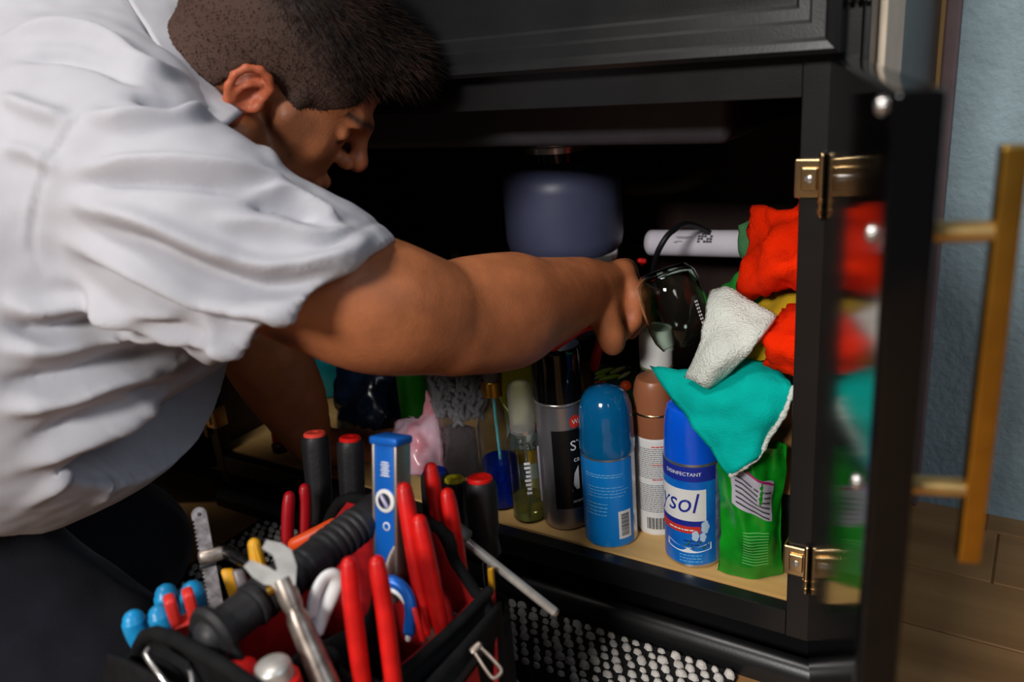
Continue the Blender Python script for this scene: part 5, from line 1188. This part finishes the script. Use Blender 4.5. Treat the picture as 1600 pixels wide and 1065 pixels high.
# right hand
Wr = P(922, 448, .972)
mcp = [P(972, 425, .985), P(976, 424, 1.008), P(974, 428, 1.031), P(966, 437, 1.050)]
fing = [[(996, 460, .976), (991, 500, .976), (973, 523, .982)],
        [(1001, 458, 1.012), (999, 500, 1.018), (986, 520, 1.022)],
        [(997, 462, 1.038), (995, 500, 1.042), (983, 518, 1.044)],
        [(984, 468, 1.058), (983, 498, 1.060), (974, 513, 1.062)]]
for i, m_ in enumerate(mcp):
    body.cone(Wr + (m_ - Wr) * 0.05 + Lt * (i - 1.2) * 0.010, m_, 0.0200, 0.0125, 0.014)
    r0 = [0.0112, 0.0112, 0.0105, 0.0092][i]; f_ = fing[i]
    body.cone(m_, P(*f_[0]), r0 * 1.05, r0, 0.005); body.cone(P(*f_[0]), P(*f_[1]), r0, r0 * 0.88, 0.003); body.cone(P(*f_[1]), P(*f_[2]), r0 * 0.88, r0 * 0.74, 0.003)
th = [(P(926, 462, .968), .020), (P(941, 487, .956), .0155), (P(951, 512, .955), .0122), (P(956, 527, .960), .0124), (P(958, 541, .967), .0086)]
body.chain(th, 0.008)
body.cone(P(915, 432, .948), P(938, 466, .950), .0060, .0065, 0.008)
for q_ in mcp[:3]: body.ell(q_ + Uh * 0.002, np.eye(3), (.0142, .0142, .0142), 0.006)
body.cone(P(940, 470, .968), P(968, 468, .985), .018, .016, 0.015); body.cone(P(950, 490, .975), P(975, 478, .985), .013, .012, 0.012)
# left arm, propped on the shelf edge
SHL = P(240, 290, .98)
WL = onZ(500, 716, SH + 0.030); WL = WL + np.array([0.0, 0.035, 0])
body.chain([(P(250, 330, 1.00), .065), (P(380, 480, 1.09), .060), (P(418, 560, 1.12), .054), (P(455, 625, 1.15), .046), (P(488, 690, depth(WL) - 0.02), .031), (WL + np.array([0.0, 0.0, 0.0]), .026)], 0.02)
for i in range(4):
    k0 = WL + np.array([0.035 - 0.018 * i, 0.055, -0.006]); k1 = k0 + np.array([0.006 - 0.004 * i, 0.038, -0.010]); k2 = k1 + np.array([0.002, 0.026, -0.003])
    body.cone(WL + np.array([0.01 - 0.008 * i, 0.01, 0]), k0, 0.019, 0.012, 0.012); body.cone(k0, k1, 0.0108, 0.0098, 0.003); body.cone(k1, k2, 0.0098, 0.008, 0.003)
body.chain([(WL + np.array([0.02, 0.01, -0.002]), .016), (WL + np.array([0.052, 0.030, -0.010]), .0125), (WL + np.array([0.070, 0.055, -0.018]), .0095)], 0.008)
# hips and legs under the trousers
HIPR, HIPL = P(-330, 770, .82), P(-330, 770, .82) + Lt * 0.20
body.cone(HIPR, HIPL, 0.10, 0.10, 0.05)
KR = onZ(160, 1040, 0.088); KL = KR + np.array([-0.20, 0.16, 0])
def leg(S, hip, knee, rr, off):
    back = np.array([-0.42, -0.88, 0]); foot = knee + back * 0.40; foot[2] = 0.055
    S.cone(hip, knee, rr[0], rr[1], 0.03); S.cone(knee, foot, rr[1] * 0.92, rr[2], 0.03); return foot
FR = leg(body, HIPR, KR, (0.075, 0.058, 0.04), 0); FL_ = leg(body, HIPL, KL, (0.075, 0.058, 0.04), 0)

V, Fq = surface(body, 0.0028)
Nv = vnormals(V, Fq)
loc = (V - Oh) @ AXH.T                          # head coordinates f, u, r
inhead = (np.abs(loc).max(1) < 0.17)
# flush (ears, nose, knuckles), and stubble / tattoo as skin colour properties
flush = np.zeros(len(V)); stub = np.zeros(len(V))
ear = inhead & (np.abs(loc[:, 2]) > 0.075) & (loc[:, 0] < 0.012) & (loc[:, 0] > -0.045); flush[ear] = 0.6
flush = np.maximum(flush, np.exp(-((V - P(974, 500, 1.0)) ** 2).sum(1) / 0.035 ** 2) * 0.5)
flush = np.maximum(flush, np.exp(-(((loc - np.array([0.112, -0.004, 0])) / 0.016) ** 2).sum(1)) * 0.5 * inhead)
def sst(x, a, b): t = np.clip((x - a) / (b - a), 0, 1); return t * t * (3 - 2 * t)
beard = inhead * sst(-loc[:, 1], 0.028, 0.055) * sst(loc[:, 0], -0.01, 0.03) * 0.55
side = inhead * sst(0.030 - np.abs(loc[:, 0] - 0.035), 0.0, 0.014) * sst(-loc[:, 1], -0.03, 0.0) * sst(np.abs(loc[:, 2]), 0.035, 0.05) * 0.5
brow = inhead * np.exp(-((loc[:, 1] - 0.0395 + 0.10 * np.abs(np.abs(loc[:, 2]) - 0.03)) / 0.0048) ** 2) * sst(np.abs(loc[:, 2]), 0.008, 0.014) * (np.abs(loc[:, 2]) < 0.052) * (loc[:, 0] > 0.07) * 0.95
lash = inhead * np.exp(-((loc[:, 1] - 0.0085) / 0.0024) ** 2) * (loc[:, 0] > 0.078) * (np.abs(np.abs(loc[:, 2]) - 0.031) < 0.013) * 0.95
tat = np.exp(-(((V - P(436, 540, .700)) ** 2).sum(1)) / 0.020 ** 2) * 0.85
stub = np.maximum.reduce([beard, side, brow, lash, tat])
skin = attr_mat('warm tan skin', 'flush', (172, 104, 66), (182, 84, 56), 0.5, var=0.09, scale=38, bump=0.12, bscale=330, sss=0.12)
n = skin.node_tree.nodes; L = skin.node_tree.links; bs = n['Principled BSDF']; src = bs.inputs['Base Color'].links[0].from_socket
at = n.new('ShaderNodeAttribute'); at.attribute_name = 'stubble'; mx = n.new('ShaderNodeMix'); mx.data_type = 'RGBA'; L.new(at.outputs['Fac'], mx.inputs[0]); L.new(src, mx.inputs[6]); mx.inputs[7].default_value = (*lin((34, 26, 24)), 1); L.new(mx.outputs[2], bs.inputs['Base Color'])
qmesh('body', V, Fq, skin, man, {'flush': flush, 'stubble': stub})

# ---- hair: cropped shell, longer on top, combed forward
hair = SDF()
hair.ell(hp(-0.012, 0.058), AXH, (0.1005, 0.0865, 0.0795), 0.01); hair.ell(hp(0.036, 0.056), AXH, (0.0615, 0.0645, 0.0665), 0.02)
hair.cone(NB_ + (hp(-0.045, -0.03) - NB_) * 0.45, hp(-0.045, -0.03), 0.0660, 0.0625, 0.03)
hair.ell(hp(0.020, 0.098), AXH, (0.088, 0.052, 0.072), 0.02)
hair.ell(hp(0.092, 0.112, -0.005), AXH, (0.032, 0.030, 0.055), 0.025)
hair.cone(hp(0.030, 0.030, 0.0640), hp(0.028, -0.010, 0.0635), 0.008, 0.005, 0.01); hair.cone(hp(0.030, 0.030, -0.0640), hp(0.028, -0.010, -0.0635), 0.008, 0.005, 0.01)
def haircut(p, d):
    q = (p - Oh.astype(np.float32)) @ AXH.T.astype(np.float32); f, u, r = q[:, 0], q[:, 1], np.abs(q[:, 2])
    # lower hairline as a function of f
    low = np.interp(f, [-0.12, -0.06, -0.045, -0.034, -0.022, 0.010, 0.016, 0.026, 0.040, 0.053, 0.070, 0.079, 0.084, 0.10], [-0.11, -0.085, -0.045, -0.006, 0.024, 0.021, 0.011, 0.000, 0.004, 0.024, 0.040, 0.049, 0.075, 0.086])
    return np.maximum(d, (low - u))
Vh, Fqh = surface(hair, 0.003, haircut)
lh = (Vh - Oh) @ AXH.T
Nh = vnormals(Vh, Fqh)
rs = np.random.RandomState(3)
Vh = Vh + Nh * (rs.rand(len(Vh))[:, None] - 0.5) * 0.0012 * (1 + 1.5 * sst(lh[:, 1], 0.06, 0.11))[:, None]
fade = 1 - sst(lh[:, 1] + 0.25 * lh[:, 0], 0.045, 0.105)       # 1 = cropped so short that skin shows through
fade *= 1 - 0.5 * np.exp(-(((lh - np.array([0.034, 0.01, 0.064])) / 0.02) ** 2).sum(1))
hm = attr_mat('cropped dark hair', 'fade', (20, 16, 15), (72, 48, 38), 0.7, var=0.35, scale=60, bump=0.5, bscale=600)
hr = qmesh('hair', Vh, Fqh, hm, man, {'fade': fade * 0.9})
# fine strands over the shell
sel = rs.choice(len(Vh), 15000); SV, SF = [], []
comb = Fh * 0.75 - Uh * 0.10
ctr = np.zeros(3)
for i in sel:
    nrm = Nh[i]; top = float(sst(np.array([lh[i, 1] + 0.3 * lh[i, 0]]), 0.06, 0.115)[0])
    if top < 0.05 and rs.rand() < 0.35: continue
    dirv = comb * (0.8 if top > 0.3 else 0.45) - Uh * (0.5 * (1 - top)) + nrm * (0.45 if top < 0.3 else 0.30) + (rs.rand(3) - 0.5) * 0.45
    dirv /= np.linalg.norm(dirv); Ls_ = 0.0035 + 0.020 * top * rs.uniform(0.6, 1.2)
    sd = np.cross(dirv, nrm); sd /= np.linalg.norm(sd) + 1e-9; w_ = 0.00035 + 0.0002 * top
    p0 = Vh[i] - nrm * 0.0005; p1 = p0 + dirv * Ls_ * 0.55 + nrm * 0.0004; p2 = p0 + dirv * Ls_ - nrm * 0.003 * top
    b = len(SV); SV += [p0 - sd * w_, p0 + sd * w_, p1 + sd * w_ * 0.8, p1 - sd * w_ * 0.8, p2]; SF += [(b, b + 1, b + 2, b + 3), (b + 3, b + 2, b + 4)]
tag(mobj('hair_strands', SV, SF, mat('dark brown hair strand', (18, 14, 12), 0.8, rgb2=(44, 30, 23), scale=60, spec=0.1), hr), kind='stuff')
# eyes are set into the lids
for s in (-1, 1):
    V_, F_ = lathe([(0, 0), (0.003, 0.0002), (0.0058, -0.0012), (0.0075, -0.0032)][::-1], hp(0.0870, 0.0085, s * 0.0305), 18, Fh - Uh * 0.6)
    mobj('iris', V_, F_, mat('dark brown eye', (26, 16, 12), 0.1), man)

# ---- shirt
shirt = SDF()
Lo = Lt
def two(a, b, ra, rb, w, k=0.06):
    shirt.cone(a - Lo * w, b - Lo * w, ra, rb, k); shirt.cone(a + Lo * w, b + Lo * w, ra, rb, k)
two(P(165, 270, .845), P(40, 420, .860), 0.105, 0.160, 0.080, 0.07)
two(P(40, 420, .860), P(-190, 620, .850), 0.165, 0.175, 0.065, 0.07)
two(P(-190, 620, .850), P(-330, 760, .840), 0.175, 0.165, 0.05, 0.07)
shirt.ell(P(90, 560, .850), np.eye(3), (0.165, 0.165, 0.150), 0.08)            # belly
shirt.cone(P(120, 140, .90), P(-150, 330, .90), 0.130, 0.150, 0.08)           # upper back
shirt.cone(P(235, 100, .90), P(190, 215, .85), 0.065, 0.115, 0.06)            # yoke up to the neck
# near sleeve
shirt.cone(P(222, 290, .720), P(316, 368, .708), 0.086, 0.083, 0.04)
shirt.cone(P(316, 368, .708), P(480, 470, .730), 0.083, 0.086, 0.03)
shirt.cone(P(480, 470, .730), P(640, 600, .755), 0.086, 0.084, 0.03)
# far sleeve
shirt.cone(P(215, 285, .99), P(330, 420, 1.06), 0.095, 0.085, 0.05)
SLV = [(P(316, 368, .708), P(480, 470, .730), 0.083, 0.086), (P(480, 470, .730), P(640, 600, .755), 0.086, 0.084)]
HEMC = P(478, 470, .735); hn = cdir(0.55, 0.82, 0.14)
def shirtcut(p, d):
    # cut at the sleeve hem, hollow out the sleeve mouth, cut at the waist hem and neckline
    q = p - HEMC.astype(np.float32); s = q @ hn.astype(np.float32)
    nearsl = np.linalg.norm(q, axis=1) < 0.26
    d2 = np.where(nearsl, np.maximum(d, s), d)
    ax_d = np.full(len(p), 9.0)
    for a_, b_, r0, r1 in SLV:
        ba = b_ - a_; pa = p - a_.astype(np.float32); h = np.clip(pa @ ba / ba.dot(ba), 0, 1); ax_d = np.minimum(ax_d, np.linalg.norm(pa - h[:, None] * ba, axis=1) - (r0 + (r1 - r0) * h) + 0.0075)
    hol = np.maximum(ax_d, -(s + 0.09)); d2 = np.where(nearsl, np.maximum(d2, -hol), d2)
    wz = (p - P(60, 822, .80).astype(np.float32)) @ cdir(-0.28, 0.93, 0.05).astype(np.float32)
    d2 = np.maximum(d2, wz)
    a_, b_ = NB_ + (hp(-0.045, -0.03) - NB_) * 0.15, hp(-0.03, 0.02); ba = b_ - a_; pa = p - a_.astype(np.float32); h = np.clip(pa @ ba / ba.dot(ba), 0, 1)
    return np.maximum(d2, -(np.linalg.norm(pa - h[:, None] * ba, axis=1) - 0.078))
V, Fq = surface(shirt, 0.0036, shirtcut)
V = relax(V, Fq, 2, 0.4)
Nv = vnormals(V, Fq)
def trace(px, py):
    r = ray(px, py); r /= np.linalg.norm(r); t = 0.3
    for _ in range(60):
        d = float(shirt((CAM + r * t)[None].astype(np.float32))[0]); t += max(d * 0.8, 0.0004)
        if d < 0.0006: break
        if t > 1.3: break
    return CAM + r * t
# (pixel path, height, width): raised folds and valleys
folds = [
 ([(118, 262), (220, 256), (330, 262), (420, 280), (470, 300)], 0.008, 0.010),
 ([(120, 290), (210, 283), (300, 288), (400, 305)], -0.006, 0.008),
 ([(130, 180), (200, 190), (300, 180), (372, 200), (430, 250)], 0.009, 0.011),
 ([(205, 150), (260, 158), (330, 175), (380, 205)], -0.010, 0.010),
 ([(120, 320), (220, 345), (340, 395), (430, 420), (530, 405), (575, 372)], 0.011, 0.011),
 ([(130, 350), (230, 380), (340, 428), (430, 446), (530, 424)], -0.008, 0.010),
 ([(110, 380), (210, 420), (320, 470), (420, 490), (520, 470), (578, 420)], 0.011, 0.011),
 ([(120, 410), (220, 450), (330, 496), (420, 508), (490, 492)], -0.008, 0.009),
 ([(90, 430), (180, 470), (280, 515), (370, 538), (430, 520)], 0.009, 0.010),
 ([(380, 300), (450, 305), (500, 330), (530, 350)], 0.007, 0.008),
 ([(385, 320), (445, 326), (495, 345)], -0.006, 0.007),
 ([(330, 340), (420, 352), (500, 370), (560, 360)], 0.006, 0.009),
 ([(10, 60), (90, 48), (170, 66), (230, 110), (290, 120)], 0.008, 0.012),
 ([(20, 90), (90, 84), (160, 100), (215, 132)], -0.006, 0.010),
 ([(0, 150), (60, 175), (110, 190)], 0.006, 0.010),
 ([(0, 230), (50, 240), (95, 265)], 0.005, 0.010),
 ([(0, 470), (60, 488), (150, 470), (260, 480), (320, 500)], 0.010, 0.012),
 ([(0, 500), (70, 515), (160, 500), (240, 510)], -0.008, 0.011),
 ([(0, 545), (80, 545), (180, 520), (290, 520)], 0.009, 0.012),
 ([(0, 600), (90, 590), (190, 560), (280, 548)], -0.008, 0.012),
 ([(0, 640), (90, 622), (190, 590), (285, 575)], 0.010, 0.013),
 ([(40, 690), (130, 655), (210, 620), (270, 600)], -0.007, 0.012),
 ([(30, 730), (120, 690), (210, 655), (262, 640)], 0.008, 0.013),
 ([(150, 640), (190, 622), (230, 630), (252, 650)], 0.004, 0.008),
 ([(40, 790), (110, 740), (190, 710), (225, 690)], 0.007, 0.012),
 ([(150, 790), (180, 750), (190, 730)], 0.005, 0.010),
 ([(165, 775), (190, 745), (198, 720)], -0.003, 0.008),
 ([(300, 470), (340, 520), (360, 548)], 0.005, 0.008),
]
seam = [([(172, 158), (120, 190), (85, 240), (60, 310), (50, 380), (70, 430)], -0.0011, 0.0040), ([(160, 160), (108, 192), (72, 244), (46, 315), (36, 385)], 0.0010, 0.004)]
disp = np.zeros(len(V))
front_ = (Nv @ (C2W @ np.array([0, 0, 1.]))) < 0.35
for path, a_, w_ in folds + seam:
    pts = np.array([trace(*q) for q in path]); pts = cat_rom(pts, 6); best = np.full(len(V), 9.0); tpar = np.zeros(len(V))
    for i in range(len(pts) - 1):
        a, b = pts[i], pts[i + 1]; ba = b - a; pa = V - a; h = np.clip(pa @ ba / (ba.dot(ba) + 1e-12), 0, 1); dd = np.linalg.norm(pa - h[:, None] * ba, axis=1)
        mk = dd < best; best[mk] = dd[mk]; tpar[mk] = ((i + h) / (len(pts) - 1))[mk]
    env = np.clip(np.minimum(tpar, 1 - tpar) * 4 + 0.15, 0, 1)
    disp += 1.6 * a_ * np.exp(-(best / (0.70 * w_)) ** 2) * env
# soft secondary creasing
for i in range(0, len(V)):
    q = V[i]
    disp[i] += 0.0028 * mnoise.noise(Vector((q[0] * 14 + q[2] * 6, q[1] * 14, q[2] * 22))) + 0.0012 * mnoise.noise(Vector((q[0] * 45, q[1] * 45, q[2] * 60)))
sh_ = (V - HEMC) @ hn; nearsl = np.linalg.norm(V - HEMC, axis=1) < 0.2
disp += np.where(nearsl, -0.0014 * np.exp(-((sh_ + 0.021) / 0.003) ** 2) + 0.001 * (sh_ > -0.021), 0)
Vs = V + Nv * (disp * front_)[:, None]
Vs = relax(Vs, Fq, 1, 0.3)
M['shirt'] = mat('white cotton shirt', (184, 183, 189), 0.9, var=0.02, scale=30, bump=0.12, bscale=900, spec=0.2)
so = qmesh('shirt', Vs, Fq, M['shirt'], man)
# collar
V_, F_ = sheet([[P(262, -60, .86), P(278, -10, .835), P(296, 40, .815), P(314, 88, .795), P(338, 140, .775), P(378, 178, .755)],
                [P(222, -50, .835), P(243, 0, .81), P(268, 50, .785), P(290, 98, .765), P(318, 150, .745), P(362, 190, .728)],
                [P(180, -40, .81), P(208, 12, .785), P(240, 62, .76), P(268, 108, .742), P(305, 160, .722), P(345, 202, .708)]], 6, 0.002, 30, 2)
o = mobj('collar', V_, F_, M['shirt'], so); solid(o, 0.003)

# ---- trousers
tr = SDF()
tr.cone(HIPR - Lt * 0.0, HIPL, 0.150, 0.150, 0.06); tr.cone(P(-200, 690, .84), P(-200, 690, .84) + Lt * 0.12, 0.150, 0.150, 0.06)
leg(tr, HIPR, KR, (0.125, 0.085, 0.06), 0); leg(tr, HIPL, KL, (0.125, 0.085, 0.06), 0)
def trcut(p, d):
    z = 0.014 - p[:, 2]; return np.maximum(d, z)
V, Fq = surface(tr, 0.006, trcut)
V = relax(V, Fq, 2, 0.4); Nv = vnormals(V, Fq)
dd = np.array([0.005 * mnoise.noise(Vector(q * 12)) + 0.003 * mnoise.noise(Vector((q[0] * 30, q[1] * 30, q[2] * 18))) for q in V])
V = V + Nv * dd[:, None]; V[:, 2] = np.maximum(V[:, 2], 0.0125)
M['navy'] = mat('dark navy work trousers', (13, 15, 28), 0.9, var=0.15, scale=40, bump=0.2, bscale=800, sheen=0.1)
qmesh('trousers', V, Fq, M['navy'], man)
# work boots
for ft in (FR, FL_):
    bt = SDF(); back = np.array([-0.42, -0.88, 0]); back /= np.linalg.norm(back)
    bt.cone(ft - back * 0.03 + np.array([0, 0, 0.0]), ft + back * 0.05, 0.052, 0.050, 0.02); bt.cone(ft + back * 0.05, ft + back * 0.07 + np.array([0, 0, 0.06]), 0.045, 0.035, 0.02); bt.cone(ft + back * 0.05, ft + back * 0.10 - np.array([0, 0, 0.005]), 0.045, 0.040, 0.02)
    V, Fq = surface(bt, 0.006, lambda p, d: np.maximum(d, 0.002 - p[:, 2])); qmesh('boot', V, Fq, mat('black leather boot', (26, 24, 24), 0.45, bump=0.15), man)

# ---- red handled tool in his hand
g = empty('hand_pliers', P(920, 552, 1.02), 'red handled pliers held in his right hand above the black capped can', 'pliers')
mobj('grip', *tube(cat_rom([P(962, 500, 1.002), P(945, 520, 1.012), P(934, 548, 1.02), P(928, 572, 1.03)], 5), [0.0062] * 16, 12), M['red_grip'], g)
mobj('grip', *tube(cat_rom([P(958, 500, 0.995), P(915, 510, 0.975), P(890, 524, 0.975), P(864, 542, 0.985)], 5), [0.0060] * 16, 12), mat('orange red grip', (232, 50, 18), 0.4), g)
mobj('jaw', *tube([P(960, 498, 1.006), P(985, 490, 1.015), P(1004, 482, 1.03)], [0.007, 0.006, 0.003], 10), M['steel'], g)

# groups of like things
for o in scene.objects:
    if o.parent is None and 'category' in o:
        g_ = {'spray can': 'spray cans on the shelf', 'screwdriver': 'screwdrivers in the tool bag', 'cloth': 'cloths heaped in the cabinet', 'bottle': 'bottles on the shelf'}.get(o['category'])
        if o['category'] == 'pliers' and o.name.startswith('pliers'): g_ = 'pliers in the tool bag'
        if g_: o['group'] = g_
